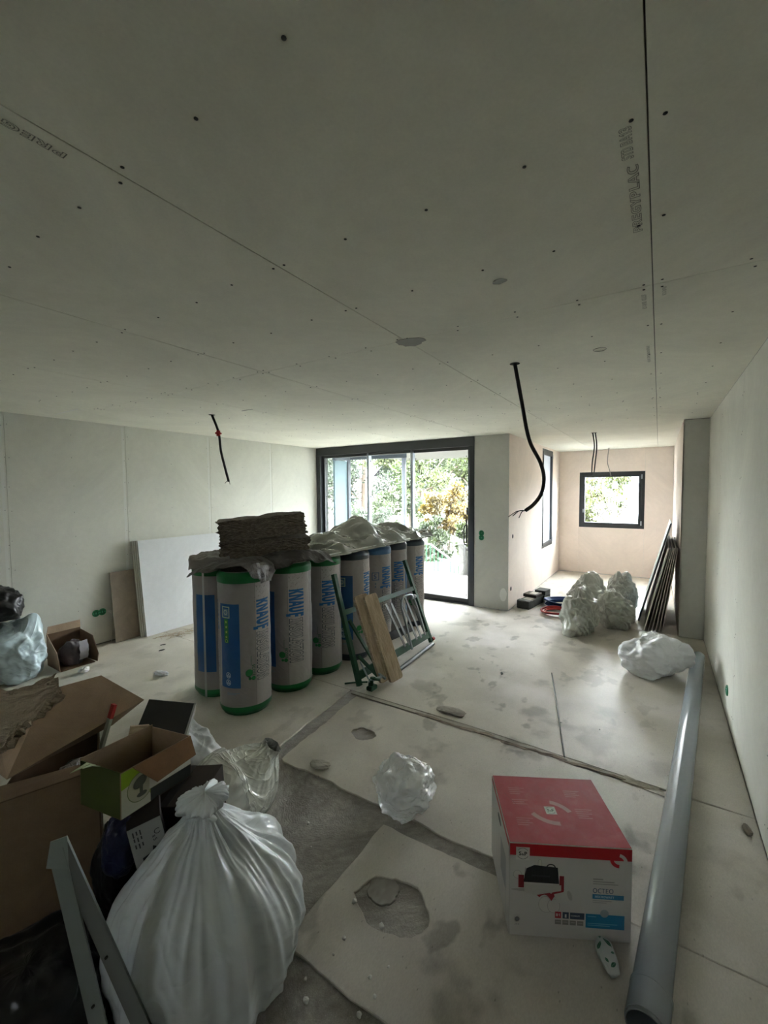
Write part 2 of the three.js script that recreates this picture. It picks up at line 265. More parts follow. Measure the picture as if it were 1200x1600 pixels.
{
  mesh('wall_backing', [boxGeo(XR + 0.014, -0.2, ZP - 0.02, XR + 0.4, H + 0.01, ZK + 0.3)], M.backing, wallRight);
  const zs = [ZK, 2.0, 0.8, -0.4, -1.6, -2.82, -4.02, -5.23, -6.435]; const sc = [], rs = rng(37);
  for (let i = 0; i < zs.length - 1; i++) { mesh('plasterboard', boxGeo(XR, 0.01, zs[i + 1] + 0.0012, XR + 0.013, H, zs[i] - 0.0012, 0.0015), M.boardWall, wallRight);
    for (let y = 0.15; y < H; y += 0.3) for (const d of [0.025, 1.175]) { const g = new THREE.SphereGeometry(0.0042, 6, 4); g.scale(0.35, 1, 1); g.translate(XR - 0.0004, y + (rs() - 0.5) * 0.08, zs[i] - d); sc.push(g); } }
  mesh('screw_heads', sc, std(0x77776f, 0.7), wallRight).userData.kind = 'stuff';
}
const wallBack = struct('wall_rear');
// it has a window of its own, behind the camera
const RW = { x0: -2.1, x1: -1.6, y0: 1.75, y1: 2.2 };
for (const [a, b, c, d] of [[XL - 0.4, RW.x0, -0.2, H + 0.01], [RW.x1, XR + 0.4, -0.2, H + 0.01], [RW.x0, RW.x1, -0.2, RW.y0], [RW.x0, RW.x1, RW.y1, H + 0.01]]) mesh('plasterboard', boxGeo(a, c, ZK, b, d, ZK + 0.3), M.boardWall, wallBack);
// return at the end of the right wall and the right wall of the alcove
const wallReturn = struct('wall_return');
mesh('plasterboard', boxGeo(XC, 0.006, -6.448, XR, H - 0.008, -6.435, 0.0015), M.boardGrey, wallReturn);
mesh('wall_core', [boxGeo(XC + 0.014, -0.2, ZB - 0.3, XR + 0.4, H + 0.01, -6.449)], M.backing, wallReturn);
{ let z = -6.435; for (const z1 of [-7.6, -8.8, -10.0, ZB]) { mesh('plasterboard', boxGeo(XC, 0.008, z1 + 0.0012, XC + 0.013, H, z - (z === -6.435 ? 0 : 0.0012), 0.0015), M.boardPink, wallReturn); z = z1; } }
// pier beside the sliding door, left wall of the alcove
const wallPier = struct('wall_pier');
mesh('plasterboard', boxGeo(-2.455, 0.01, ZP - 0.013, XA, H - 0.006, ZP, 0.0015), M.boardGrey, wallPier);
mesh('wall_core', [boxGeo(-2.455, -0.2, -6.82, XA - 0.014, H + 0.01, ZP - 0.014)], M.render, wallPier);
mesh('filler_patch', slabGeo(Array.from({ length: 22 }, (_, i) => { const a = i / 22 * 6.283, k = 1 + 0.12 * noise(Math.cos(a) * 2, Math.sin(a) * 2, 8); return V(-1.985 + Math.cos(a) * 0.055 * k, 0.245 + Math.sin(a) * 0.1 * k, ZP + 0.002); }), 0.003, V(0, 0, 1)), M.plaster, wallPier);
const wallAlcoveLeft = struct('wall_alcove_left');
{
  const w0 = -8.65, w1 = -9.63, y0 = 0.69, y1 = 2.66;
  for (const [a, b, c, d] of [[ZP - 0.36, w0, 0, H + 0.01], [w1, ZB, 0, H + 0.01], [w0, w1, 0, y0], [w0, w1, y1, H + 0.01]]) mesh('wall_core', [boxGeo(XA - 0.3, c === 0 ? -0.2 : c, a, XA - 0.0135, d, b)], M.render, wallAlcoveLeft);
  for (const [a, b, c, d] of [[ZP - 0.0, -7.37, 0.008, H], [-7.37, w0, 0.008, H], [w1, ZB, 0.008, H], [w0, w1, 0.008, y0], [w0, w1, y1, H]]) mesh('plasterboard', boxGeo(XA - 0.013, c, a - 0.001, XA, d, b + 0.001, 0.0015), M.boardPink, wallAlcoveLeft);
  for (const [y, z] of [[1.13, -6.68], [0.32, -6.6]]) { const g = new THREE.CylinderGeometry(0.034, 0.034, 0.004, 20); g.rotateZ(Math.PI / 2); g.translate(XA + 0.0005, y, z); mesh('box_hole', g, M.darkHole, wallAlcoveLeft); }
}
const wallAlcoveBack = struct('wall_alcove_back');
const AW = { x0: -1.49, x1: -0.25, y0: 1.02, y1: 2.225 };
for (const [a, b, c, d] of [[XA - 0.3, AW.x0, -0.2, H + 0.01], [AW.x1, XR + 0.4, -0.2, H + 0.01], [AW.x0, AW.x1, -0.2, AW.y0], [AW.x0, AW.x1, AW.y1, H + 0.01]]) mesh('wall_core', [boxGeo(a, c, ZB - 0.3, b, d, ZB - 0.0135)], M.render, wallAlcoveBack);
for (const [a, b, c, d] of [[XA, AW.x0, 0.008, H], [AW.x1, XC, 0.008, H], [AW.x0, AW.x1, 0.008, AW.y0], [AW.x0, AW.x1, AW.y1, H]]) mesh('plasterboard', boxGeo(a + 0.001, c, ZB - 0.013, b - 0.001, d, ZB, 0.0015), M.boardPink, wallAlcoveBack);

// --- sliding glass door ---
const door = struct('door_1');
{
  const x0 = -5.735, x1 = -2.457, zf = ZP + 0.012, zb = ZP - 0.13;
  mesh('door_frame', [boxGeo(x0, 2.55, zb, x1, H, zf, 0.006), boxGeo(x0, -0.02, zb, x0 + 0.1, 2.55, zf, 0.006), boxGeo(x1 - 0.085, -0.02, zb, x1, 2.55, zf, 0.006), boxGeo(x0, -0.08, zb, x1, 0.012, zf - 0.01, 0.004)], M.anthracite, door);
  const leaf = (a, b, z, sR) => { const s = new THREE.Group(); s.name = 'sliding_leaf'; door.add(s); const t = 0.045;
    mesh('leaf_frame', [boxGeo(a, 2.5, z - 0.045, b, 2.555, z, 0.004), boxGeo(a, 0.008, z - 0.045, b, 0.085, z, 0.004)], M.anthracite, s);
    mesh('leaf_stile', boxGeo(a, 0.05, z - 0.045, a + t, 2.55, z, 0.004), sR === 0 ? M.anthracite : M.alu, s); mesh('leaf_stile', boxGeo(b - t, 0.05, z - 0.045, b, 2.55, z, 0.004), sR === 2 ? M.anthracite : M.alu, s);
    const p = new THREE.PlaneGeometry(b - a - 2 * t, 2.43); p.translate((a + b) / 2, 1.29, z - 0.022); mesh('pane', p, M.glass, s);
    const pads = []; for (const y of [0.14, 0.9, 1.75, 2.4]) for (const x of [a + t + 0.03, b - t - 0.03]) { const g = new THREE.CylinderGeometry(0.009, 0.009, 0.004, 10); g.rotateX(Math.PI / 2); g.translate(x, y, z - 0.018); pads.push(g); }
    mesh('glazing_pads', pads, M.cable, s); return s; };
  leaf(-5.63, -4.49, ZP - 0.065, 0); leaf(-4.53, -3.57, ZP - 0.012, 1); const l3 = leaf(-3.62, -2.545, ZP - 0.065, 2);
  const h = new THREE.Group(); h.name = 'door_handle'; door.add(h);
  mesh('handle_plate', boxGeo(-2.6, 1.0, ZP - 0.02, -2.575, 1.4, ZP - 0.005, 0.004), M.anthracite, h);
  mesh('handle_lever', tubeGeo([V(-2.585, 1.3, ZP), V(-2.6, 1.28, ZP + 0.05), V(-2.605, 1.15, ZP + 0.06), V(-2.6, 1.0, ZP + 0.05), V(-2.585, 0.98, ZP)], 0.011, 24, 8), M.cable, h);
  mesh('lock_tag', boxGeo(-2.583, 1.46, ZP + 0.012, -2.55, 1.58, ZP + 0.02, 0.003), M.alu, h);
}
// --- windows of the alcove ---
function windowFrame(name, w, h, mats, withHandle) { // lies in its own xy plane, centre at the origin, facing +z
  const o = struct(name), f = 0.065, s = 0.055;
  mesh('window_frame', [boxGeo(-w / 2, h / 2 - f, -0.07, w / 2, h / 2, 0.012, 0.004), boxGeo(-w / 2, -h / 2, -0.07, w / 2, -h / 2 + f, 0.012, 0.004), boxGeo(-w / 2, -h / 2 + f, -0.07, -w / 2 + f, h / 2 - f, 0.012, 0.004), boxGeo(w / 2 - f, -h / 2 + f, -0.07, w / 2, h / 2 - f, 0.012, 0.004)], M.anthracite, o);
  const a = w / 2 - f + 0.008, b = h / 2 - f + 0.008;
  mesh('window_sash', [boxGeo(-a, b - s, -0.05, a, b, 0.022, 0.005), boxGeo(-a, -b, -0.05, a, -b + s, 0.022, 0.005), boxGeo(-a, -b + s, -0.05, -a + s, b - s, 0.022, 0.005), boxGeo(a - s, -b + s, -0.05, a, b - s, 0.022, 0.005)], M.anthracite, o);
  const p = new THREE.PlaneGeometry(2 * (a - s), 2 * (b - s)); p.translate(0, 0, -0.02); mesh('pane', p, mats, o);
  mesh('window_handle', [boxGeo(-a + 0.015, -0.16 + withHandle, 0.022, -a + 0.04, -0.08 + withHandle, 0.03, 0.003), barGeo(V(-a + 0.028, -0.12 + withHandle, 0.045), V(-a + 0.028, 0.0 + withHandle, 0.045), 0.018, 0.012)], M.alu, o);
  for (const y of [b - 0.06, -b + 0.06]) mesh('hinge', boxGeo(a - 0.012, y - 0.045, 0.012, a + 0.012, y + 0.045, 0.03, 0.004), M.alu, o);
  return o;
}
windowFrame('window_1', AW.x1 - AW.x0, AW.y1 - AW.y0, M.glass, -0.12).position.set((AW.x0 + AW.x1) / 2, (AW.y0 + AW.y1) / 2, ZB - 0.015);
{ const w = windowFrame('window_3', RW.x1 - RW.x0, RW.y1 - RW.y0, M.glass, -0.1); w.rotation.y = Math.PI; w.position.set((RW.x0 + RW.x1) / 2, (RW.y0 + RW.y1) / 2, ZK + 0.03); }
{ const w = windowFrame('window_2', 0.975, 1.965, M.filmGlass, -0.1); w.rotation.y = Math.PI / 2; w.position.set(XA - 0.015, 1.675, -9.14); }

// =====================================================================
// OUTSIDE
// =====================================================================
const ground = structMesh('ground', gridGeo(60, 60, (u, v) => { const x = lerp(-60, 40, u), z = lerp(-9, -90, v); return V(x, -0.5 + 0.35 * fbm(x * 0.1, 1, z * 0.1) - 0.5 * smooth(-9, -14, z) + 3.2 * smooth(-30, -85, z), z); }), std(0x2a371b, 1));
structMesh('ground_yard', boxGeo(-30, -1.2, ZB - 30, 30, -0.55, 30), std(0x55544d, 1));
structMesh('terrace_paving', boxGeo(-9, -1.1, -9.05, XA - 0.31, -0.13, -6.83, 0.01), std(0x77746f, 0.8, { map: dustMap }));
{ const hills = structMesh('hills', gridGeo(80, 10, (u, v) => { const a = lerp(-1.4, 0.9, u), R = 150 + v * 60; const hgt = smooth(0, 0.9, v) * (11 + 7 * fbm(a * 3, 2, 1) + 3 * noise(a * 14, 2, 4)); return V(Math.sin(a) * R, -3 + hgt, -Math.cos(a) * R); }), std(0x222d35, 1)); hills.material.side = THREE.DoubleSide; }
// side screen of the terrace with its steel frame
{ const t = thing('terrace_screen', 'grey steel terrace frame with pale blue side panel seen through left door leaf', 'screen', [-5.66, -0.13, -6.9]);
  mesh('side_panel', boxGeo(-0.02, 0.05, -0.42, 0.02, 2.62, 0.0, 0.004), phy(0x6d8c94, 0.5), t);
  mesh('post', boxGeo(-0.045, 0, -0.52, 0.045, 2.75, -0.43, 0.006), std(0x4a525c, 0.5), t); mesh('post', boxGeo(0.72, 0, -1.62, 0.8, 2.82, -1.54, 0.006), std(0x4a525c, 0.5), t);
  mesh('beam', barGeo(V(0, 2.66, 0), V(0, 2.7, -0.5), 0.08, 0.1), std(0x4f5862, 0.5), t); mesh('beam', barGeo(V(-0.02, 2.7, -0.48), V(0.8, 2.78, -1.6), 0.08, 0.1), std(0x4f5862, 0.5), t); }
// railing, gate and post at the edge of the terrace
{ const t = thing('railing', 'green metal bar railing with sloping handrail at terrace edge', 'railing', [-4.95, -0.13, -8.9]); const g = std(0x2d6b45, 0.5);
  for (let i = 0; i <= 12; i++) { const x = i * 0.1, top = 0.72 - 0.42 * smooth(0.5, 1.2, x); mesh('baluster', boxGeo(x - 0.009, 0, -0.009, x + 0.009, top, 0.009), g, t); }
  mesh('handrail', [barGeo(V(-0.2, 0.74, 0), V(0.52, 0.74, 0), 0.03, 0.03), barGeo(V(0.5, 0.74, 0), V(1.22, 0.3, 0), 0.03, 0.03)], std(0xb9bdb9, 0.4), t); }
{ const t = thing('garden_gate', 'white wooden garden gate with crossed brace beside white post', 'gate', [-3.62, -0.13, -8.8]); const w = std(0x9a9994, 0.7, { map: dustMap });
  mesh('gate_post', [boxGeo(-0.06, 0, -0.06, 0.06, 0.78, 0.06, 0.008), boxGeo(-0.08, 0.78, -0.08, 0.08, 0.82, 0.08, 0.006)], w, t);
  for (const y of [0.1, 0.36, 0.62]) mesh('rail', boxGeo(0.1, y, -0.02, 1.15, y + 0.08, 0.02, 0.004), w, t);
  mesh('brace', barGeo(V(0.13, 0.14, 0.03), V(1.1, 0.66, 0.03), 0.06, 0.02), w, t); mesh('brace', barGeo(V(0.13, 0.66, 0.05), V(1.1, 0.14, 0.05), 0.06, 0.02), w, t);
  mesh('stile', boxGeo(0.08, 0.05, -0.02, 0.15, 0.74, 0.02, 0.004), w, t); mesh('stile', boxGeo(1.1, 0.05, -0.02, 1.17, 0.74, 0.02, 0.004), w, t); }
{ const t = thing('post_frame', 'pale blue garden post with cross bar behind the white gate', 'post', [-4.05, -0.6, -10.6]); const b = std(0x93a6b3, 0.6); mesh('post', boxGeo(0.3, 0, -0.05, 0.4, 1.55, 0.05, 0.006), b, t); mesh('crossbar', boxGeo(-0.05, 1.42, -0.04, 1.1, 1.52, 0.04, 0.006), b, t); }
for (let i = 0; i < 4; i++) { const y = -0.13 + i * 0.028; tag(mesh('timber_batten', barGeo(V(-3.5 + i * 0.06, y + 0.014, -8.0 - i * 0.1), V(-2.55, y + 0.014, -7.9 - i * 0.14), 0.09, 0.028), M.render), ['pale batten lying lowest on terrace by the gate', 'pale batten second from bottom in low stack by the gate', 'pale batten third from bottom in low stack by the gate', 'pale batten topmost in low stack by the gate'][i], 'batten', 'battens stacked on the terrace'); }
{ const t = thing('garden_shed', 'grey board fence panel behind the yellow bush', 'fence', [-6.9, -1, -13.9]); for (let i = 0; i < 14; i++) mesh('fence_board', boxGeo(i * 0.13, 0, 0, i * 0.13 + 0.12, 2.0 + 0.02 * (i % 3), 0.025), std(0x7f7f78, 0.9, { map: dustMap }), t); mesh('rail', boxGeo(0, 1.6, -0.05, 1.8, 1.7, 0), std(0x77776f, 0.9), t); }
// distant houses
function house(name, label, x, z, w, d, h, wallC, roofC) { const t = thing(name, label, 'house', [x, -1, z]); mesh('wall', boxGeo(-w / 2, 0, -d / 2, w / 2, h, d / 2), std(wallC, 0.95), t); mesh('roof', [slabGeo([V(-w / 2 - 0.3, h, d / 2 + 0.4), V(w / 2 + 0.3, h, d / 2 + 0.4), V(w / 2 + 0.3, h + w * 0.3, 0), V(-w / 2 - 0.3, h + w * 0.3, 0)], 0.15), slabGeo([V(w / 2 + 0.3, h, -d / 2 - 0.4), V(-w / 2 - 0.3, h, -d / 2 - 0.4), V(-w / 2 - 0.3, h + w * 0.3, 0), V(w / 2 + 0.3, h + w * 0.3, 0)], 0.15)], std(roofC, 0.9), t); for (const k of [-0.3, 0.3]) { const wd = mesh('window', boxGeo(k * w - 0.4, h * 0.45, d / 2, k * w + 0.4, h * 0.8, d / 2 + 0.06), std(0xeeeeee, 0.6), t); mesh('pane', boxGeo(k * w - 0.32, h * 0.48, d / 2 + 0.06, k * w + 0.32, h * 0.77, d / 2 + 0.08), phy(0x5f6c78, 0.2), wd); } return t; }
house('house', 'pale house with grey roof behind trees left of sliding door', -24, -32, 9, 7, 4, 0x8a827c, 0x3d3b40);
house('house', 'blue grey roofed house beyond the small alcove window', -0.6, -34, 7, 6, 3.2, 0x8f9196, 0x485564);
// trees and shrubs: trunk, branches and a mass of small leaves
const leafGeo = (() => { const g = new THREE.BufferGeometry(); g.setAttribute('position', new THREE.Float32BufferAttribute([0, 0, 0, 0.28, 0.5, 0.06, 0, 0.5, 0, -0.28, 0.5, 0.06, 0, 1, -0.05], 3)); g.setIndex([0, 1, 2, 0, 2, 3, 1, 4, 2, 2, 4, 3]); g.computeVertexNormals(); return g; })();
const leafMat = phy(0xffffff, 0.85, { transmission: 0.35, thickness: 0, side: THREE.DoubleSide });
function tree(name, label, category, x, y, z, { h, r, n, leaf, cols, trunk = 0.12, clumps = 40, seed = 1, lean = 0, low = 0.25, branches = 14, bark = 0x4c4238, squash = 1 }) {
  const t = thing(name, label, category, [x, y, z]); const R = rng(seed), tubes = [], ends = [];
  const top = V(lean, h * 0.8, 0), tr = [V(0, -0.15, 0), V(lean * 0.2, h * 0.3, 0.05), V(lean * 0.6, h * 0.55, -0.05), top]; if (trunk > 0.02) tubes.push(tubeGeo(tr, trunk, 14, 7));
  for (let i = 0; i < branches; i++) { const a = R() * 6.283, f = low + R() * (0.95 - low), s = V(lean * f, h * f * 0.8, 0), rr = r * (0.55 + 0.45 * R()) * Math.sqrt(Math.max(0.15, 1 - (Math.abs(f - 0.5) * 1.5) ** 2)); const e = V(s.x + Math.cos(a) * rr, s.y + h * 0.12 + R() * h * 0.12, Math.sin(a) * rr * squash); tubes.push(tubeGeo([trunk > 0.02 ? s : V(Math.cos(a) * 0.1, 0, Math.sin(a) * 0.1), s.clone().lerp(e, 0.5).add(V(0, -0.06 * h * R(), 0)), e], Math.max(0.008, trunk * 0.28), 8, 5)); ends.push(e, s.clone().lerp(e, 0.6)); }
  mesh(trunk > 0.02 ? 'trunk' : 'stems', merge(tubes), std(bark, 0.95), t);
  const im = new THREE.InstancedMesh(leafGeo, leafMat, n), m = new THREE.Matrix4(), q = new THREE.Quaternion(), c = new THREE.Color(), cs = cols.map((k) => new THREE.Color(k));
  const cl = []; for (let i = 0; i < clumps; i++) { const b = ends[Math.floor(R() * ends.length)]; cl.push([b.x + (R() - 0.5) * r * 0.4, b.y + (R() - 0.4) * h * 0.12, b.z + (R() - 0.5) * r * 0.4, r * (0.12 + 0.2 * R()), R()]); }
  for (let i = 0; i < n; i++) { const k = cl[Math.floor(R() * clumps)], u = R() * 2 - 1, a = R() * 6.283, s = Math.sqrt(1 - u * u), d = k[3] * Math.cbrt(R()); q.setFromEuler(new THREE.Euler(R() * 6, R() * 6, R() * 6)); const L = leaf * (0.6 + 0.8 * R()); m.compose(V(k[0] + s * Math.cos(a) * d, k[1] + u * d * 0.8, k[2] + s * Math.sin(a) * d), q, V(L, L, L)); im.setMatrixAt(i, m); const p = k[4] * (cs.length - 1), j = Math.min(cs.length - 2, Math.floor(p)); c.copy(cs[j]).lerp(cs[j + 1], p - j).multiplyScalar((0.75 + 0.5 * R()) * 0.125); im.setColorAt(i, c); }
  im.name = 'foliage'; im.userData.kind = 'stuff'; im.castShadow = im.receiveShadow = true; t.add(im); return t;
}
const yg = [0x8fae3c, 0xb6c95a, 0x6f9440], bg = [0x5f7f52, 0x86a070, 0x4d6b4a], mg = [0x6d8f45, 0x93ad5c, 0x557a3c], yl = [0xe0b000, 0xf0c818, 0xb9a020];
tree('garden_tree', 'tall yellow green tree filling top of right door pane', 'tree', -8.6, -1, -15.5, { h: 7.2, r: 2.3, n: 18000, leaf: 0.16, cols: yg, seed: 3, clumps: 73 });
tree('garden_tree', 'bright leafy tree at right edge of right door pane', 'tree', -6.0, -1, -16.6, { h: 6.2, r: 1.5, n: 10400, leaf: 0.16, cols: yg, seed: 5, clumps: 48 });
tree('garden_tree', 'dull green tree behind middle door pane', 'tree', -14.6, -1, -20.5, { h: 7.6, r: 2.8, n: 16000, leaf: 0.17, cols: bg, seed: 7, clumps: 70 });
tree('garden_tree', 'thin pale tree behind left door pane', 'tree', -13.0, -1, -14.6, { h: 6.2, r: 1.6, n: 7200, leaf: 0.15, cols: bg, seed: 9, clumps: 48 });
tree('garden_tree', 'large grey green tree behind the others in middle of door', 'tree', -13.2, -0.5, -25, { h: 9.5, r: 3.6, n: 16000, leaf: 0.22, cols: bg, seed: 11, clumps: 73 });
tree('garden_tree', 'soft green tree standing behind yellow bush', 'tree', -9.4, -0.5, -23, { h: 8.4, r: 3.2, n: 18000, leaf: 0.22, cols: mg, seed: 13, clumps: 73 });
tree('yellow_bush', 'bright yellow flowering bush in right door pane', 'bush', -5.75, -1, -12.6, { h: 3.2, r: 0.85, n: 11200, leaf: 0.1, cols: yl, trunk: 0.01, seed: 17, clumps: 54, low: 0.35, branches: 22 });
tree('garden_shrub', 'green shrub below yellow bush by the white gate', 'shrub', -4.45, -0.8, -11.6, { h: 2.0, r: 0.55, n: 5200, leaf: 0.11, cols: yg, trunk: 0.01, seed: 19, clumps: 28, branches: 14 });
tree('garden_shrub', 'low shrub behind the green railing', 'shrub', -5.2, -0.8, -10.4, { h: 1.25, r: 0.6, n: 4400, leaf: 0.09, cols: mg, trunk: 0.01, seed: 21, clumps: 25, branches: 12 });
tree('garden_shrub', 'broad shrub low behind middle door pane', 'shrub', -9.2, -0.8, -13, { h: 2.4, r: 1.2, n: 7600, leaf: 0.11, cols: mg, trunk: 0.01, seed: 23, clumps: 38, branches: 14 });
tree('garden_shrub', 'dense dark shrub behind the white gate', 'shrub', -3.1, -0.8, -10.2, { h: 1.9, r: 0.75, n: 7000, leaf: 0.09, cols: mg, trunk: 0.01, seed: 41, clumps: 40, low: 0.1, branches: 20 });
tree('garden_shrub', 'rounded shrub between railing and grey board fence', 'shrub', -6.1, -0.8, -11.6, { h: 1.9, r: 0.8, n: 7000, leaf: 0.1, cols: mg, trunk: 0.01, seed: 43, clumps: 40, low: 0.1, branches: 20 });
tree('garden_shrub', 'leafy shrub at far left behind the terrace panel', 'shrub', -7.9, -0.8, -11.2, { h: 2.2, r: 0.9, n: 7000, leaf: 0.1, cols: bg, trunk: 0.01, seed: 45, clumps: 40, low: 0.1, branches: 20 });
tree('alcove_tree', 'bright yellow green tree seen through small alcove window', 'tree', -1.75, -1, -16.6, { h: 4.6, r: 1.25, n: 7600, leaf: 0.12, cols: [0xa6bd34, 0xc9d65a, 0x8aa83a], seed: 27, clumps: 41, trunk: 0.07 });
tree('alcove_shrub', 'grey twiggy shrub with pale blossom outside small alcove window', 'shrub', -1.1, -1, -14.6, { h: 2.9, r: 0.75, n: 4400, leaf: 0.055, cols: [0xb9b0a0, 0xd6cbbd, 0x9fa07c], trunk: 0.012, seed: 29, clumps: 64, branches: 60, bark: 0x857a6e });
tree('alcove_shrub', 'blue green conifer at left edge of small alcove window', 'shrub', -2.75, -1, -17.6, { h: 4.4, r: 0.8, n: 7200, leaf: 0.1, cols: [0x6f8f8a, 0x90aca4, 0x5f7f70], trunk: 0.05, seed: 33, clumps: 41 });
tree('alcove_shrub', 'low green shrub at right foot of small alcove window', 'shrub', -0.55, -0.8, -14.2, { h: 1.9, r: 0.5, n: 3600, leaf: 0.08, cols: yg, trunk: 0.01, seed: 35, clumps: 22, branches: 12 });

// =====================================================================
// THINGS IN THE ROOM
// =====================================================================
// --- insulation rolls ---
const rollCanvas = (kind) => canvasTex(1360, 1200, (x, W, HH) => {
  const Y = (m) => HH - m * 1000, blue = kind === 'green' ? '#0a5690' : '#154f80';
  x.fillStyle = '#989490'; x.fillRect(0, 0, W, HH); x.fillStyle = '#aeaaa6'; x.fillRect(752, 0, 240, HH);
  x.fillStyle = '#83807c'; x.fillRect(748, 0, 4, HH); x.fillStyle = blue; x.fillRect(1105, Y(0.94), 190, 700);
  // blue panel
  x.fillStyle = blue; x.fillRect(430, Y(0.94), 190, 700); x.fillStyle = '#c9cdd2'; x.fillRect(414, Y(0.94), 6, 700);
  x.strokeStyle = '#b9c8a8'; x.lineWidth = 9; x.strokeRect(462, Y(0.915), 72, 88); x.fillStyle = '#6f93a8'; x.fillRect(474, Y(0.9), 48, 60);
  x.lineWidth = 6; x.strokeStyle = '#cfd8c8'; x.beginPath(); x.arc(498, Y(0.87), 18, 0, 6.28); x.stroke();
  if (kind === 'green') { x.fillStyle = '#2f8a3e'; x.fillRect(480, Y(0.815), 44, 200); x.fillStyle = '#cfe070'; for (let i = 0; i < 4; i++) { const cy = Y(0.79 - i * 0.042); x.beginPath(); for (let k = 0; k < 10; k++) { const r = k % 2 ? 6 : 14, a = k * 0.628 - 1.57; x.lineTo(502 + Math.cos(a) * r, cy + Math.sin(a) * r); } x.fill(); } x.beginPath(); x.arc(502, Y(0.632), 13, 0, 7); x.strokeStyle = '#cfe070'; x.lineWidth = 4; x.stroke(); }
  x.strokeStyle = '#c9d6e2'; x.lineWidth = 6; for (const m of [0.345, 0.285]) { x.beginPath(); x.arc(512, Y(m), 22, 0, 7); x.stroke(); x.beginPath(); x.moveTo(500, Y(m - 0.008)); x.lineTo(512, Y(m + 0.012)); x.lineTo(524, Y(m - 0.008)); x.closePath(); x.stroke(); }
  // small blue caption and logo with the dots
  x.fillStyle = '#7f98ab'; x.fillRect(500, Y(0.2), 110, 6); x.fillRect(500, Y(0.188), 80, 5);
  x.fillStyle = '#127a3c'; x.beginPath(); x.arc(690, Y(0.36), 30, 0, 7); x.fill(); x.beginPath(); x.arc(696, Y(0.312), 12, 0, 7); x.fill(); x.beginPath(); x.arc(726, Y(0.312), 17, 0, 7); x.fill();
  const vert = (txt, cx, top, len, size, fill, stroke, font = 'bold') => { x.save(); x.translate(cx, Y(top)); x.rotate(Math.PI / 2); x.font = `${font} ${size}px sans-serif`; const w = x.measureText(txt).width; x.scale(len / w, 1); x.textBaseline = 'alphabetic'; if (fill) { x.fillStyle = fill; x.fillText(txt, 0, 0); if (size > 100) { x.strokeStyle = fill; x.lineWidth = 10; x.strokeText(txt, 0, 0); } } if (stroke) { x.strokeStyle = stroke; x.lineWidth = 15; x.strokeText(txt, 0, 0); x.fillStyle = '#aeaaa6'; x.fillText(txt, 0, 0); } x.restore(); };
  vert('ECOSE', 716, 0.425, 95, 36, '#2e6b48'); vert('TECHNOLOGY', 704, 0.5, 80, 14, '#4a6a58');
  vert('KNAUF', 765, 0.965, 262, 190, '#0c62a2'); x.fillStyle = '#0c62a2'; x.fillRect(733, Y(0.737), 40, 24); // tail of the F
  vert('INSULATION', 765, 0.69, 410, 170, null, '#3f4650');
  // other side: square sign with dots, band
  x.strokeStyle = '#27507a'; x.lineWidth = 8; x.strokeRect(112, Y(0.9), 78, 84); x.font = 'bold 70px sans-serif'; x.fillStyle = '#27507a'; x.save(); x.translate(128, Y(0.832)); x.fillText('S', 0, 0); x.restore(); for (const m of [0.77, 0.735]) { x.beginPath(); x.arc(150, Y(m), 8, 0, 7); x.fill(); }
  vert('KNAUF', 240, 0.965, 262, 190, '#0c62a2'); x.fillStyle = '#0c62a2'; x.fillRect(208, Y(0.737), 40, 24); vert('INSULATION', 240, 0.69, 410, 170, null, '#3f4650');
  // dirt
  const R = rng(kind.length * 7); for (let i = 0; i < 90; i++) { x.fillStyle = `rgba(60,50,40,${0.1 + 0.3 * R()})`; x.fillRect(740 + R() * 160, Y(1.12) + R() * 170, 2 + R() * 8, 2 + R() * 8); }
});
const rollSkin = { green: phy(0xffffff, 0.42, { map: rollCanvas('green'), bumpMap: wrinkle, bumpScale: 0.004 }), blue: phy(0xffffff, 0.42, { map: rollCanvas('blue'), bumpMap: wrinkle, bumpScale: 0.004 }) };
const band = { green: phy(0x0b6934, 0.35), navy: phy(0x22323f, 0.35), blue: phy(0x1a4f78, 0.35) };
function makeRoll(skin, capMat, seed) {
  const R0 = 0.213, HH = 1.2, o = new THREE.Group();
  const f = (lo, hi, extra, nv) => gridGeo(72, nv, (u, v) => { const a = -u * 6.2832, y = lerp(lo, hi, v), w = fbm(Math.cos(a) * 1.6 + seed, y * 3, Math.sin(a) * 1.6, 3) * 0.012 + ridge(Math.cos(a) * 3 + seed, y * 9, Math.sin(a) * 3, 2) * 0.003, e = Math.min(y, HH - y), rr = R0 + extra + w - 0.025 * Math.pow(1 - smooth(0, 0.06, e), 2); return V(Math.sin(-a) * rr, y, Math.cos(a) * rr); }, true);
  const body = f(0, HH, 0, 60), p = body.attributes.position, uv = body.attributes.uv; for (let i = 0; i < p.count; i++) uv.setY(i, p.getY(i) / HH);
  mesh('film_wrap', body, rollSkin[skin], o);
  mesh('top_band', f(HH - 0.092, HH - 0.004, 0.0025, 8), capMat, o); mesh('bottom_band', f(0.0, 0.078, 0.0025, 8), capMat, o);
  const end = gridGeo(48, 12, (u, v) => { const a = u * 6.2832, rr = R0 * 0.93 * v; return V(Math.cos(a) * rr, HH - 0.012 + 0.012 * Math.sin(v * 40 + u * 6.28) * (1 - v) + 0.008 * noise(Math.cos(a) * 4 + seed, v * 5, Math.sin(a) * 4), Math.sin(a) * rr); }, true); 
  mesh('wool_end', end, M.wool, o); return o;
}
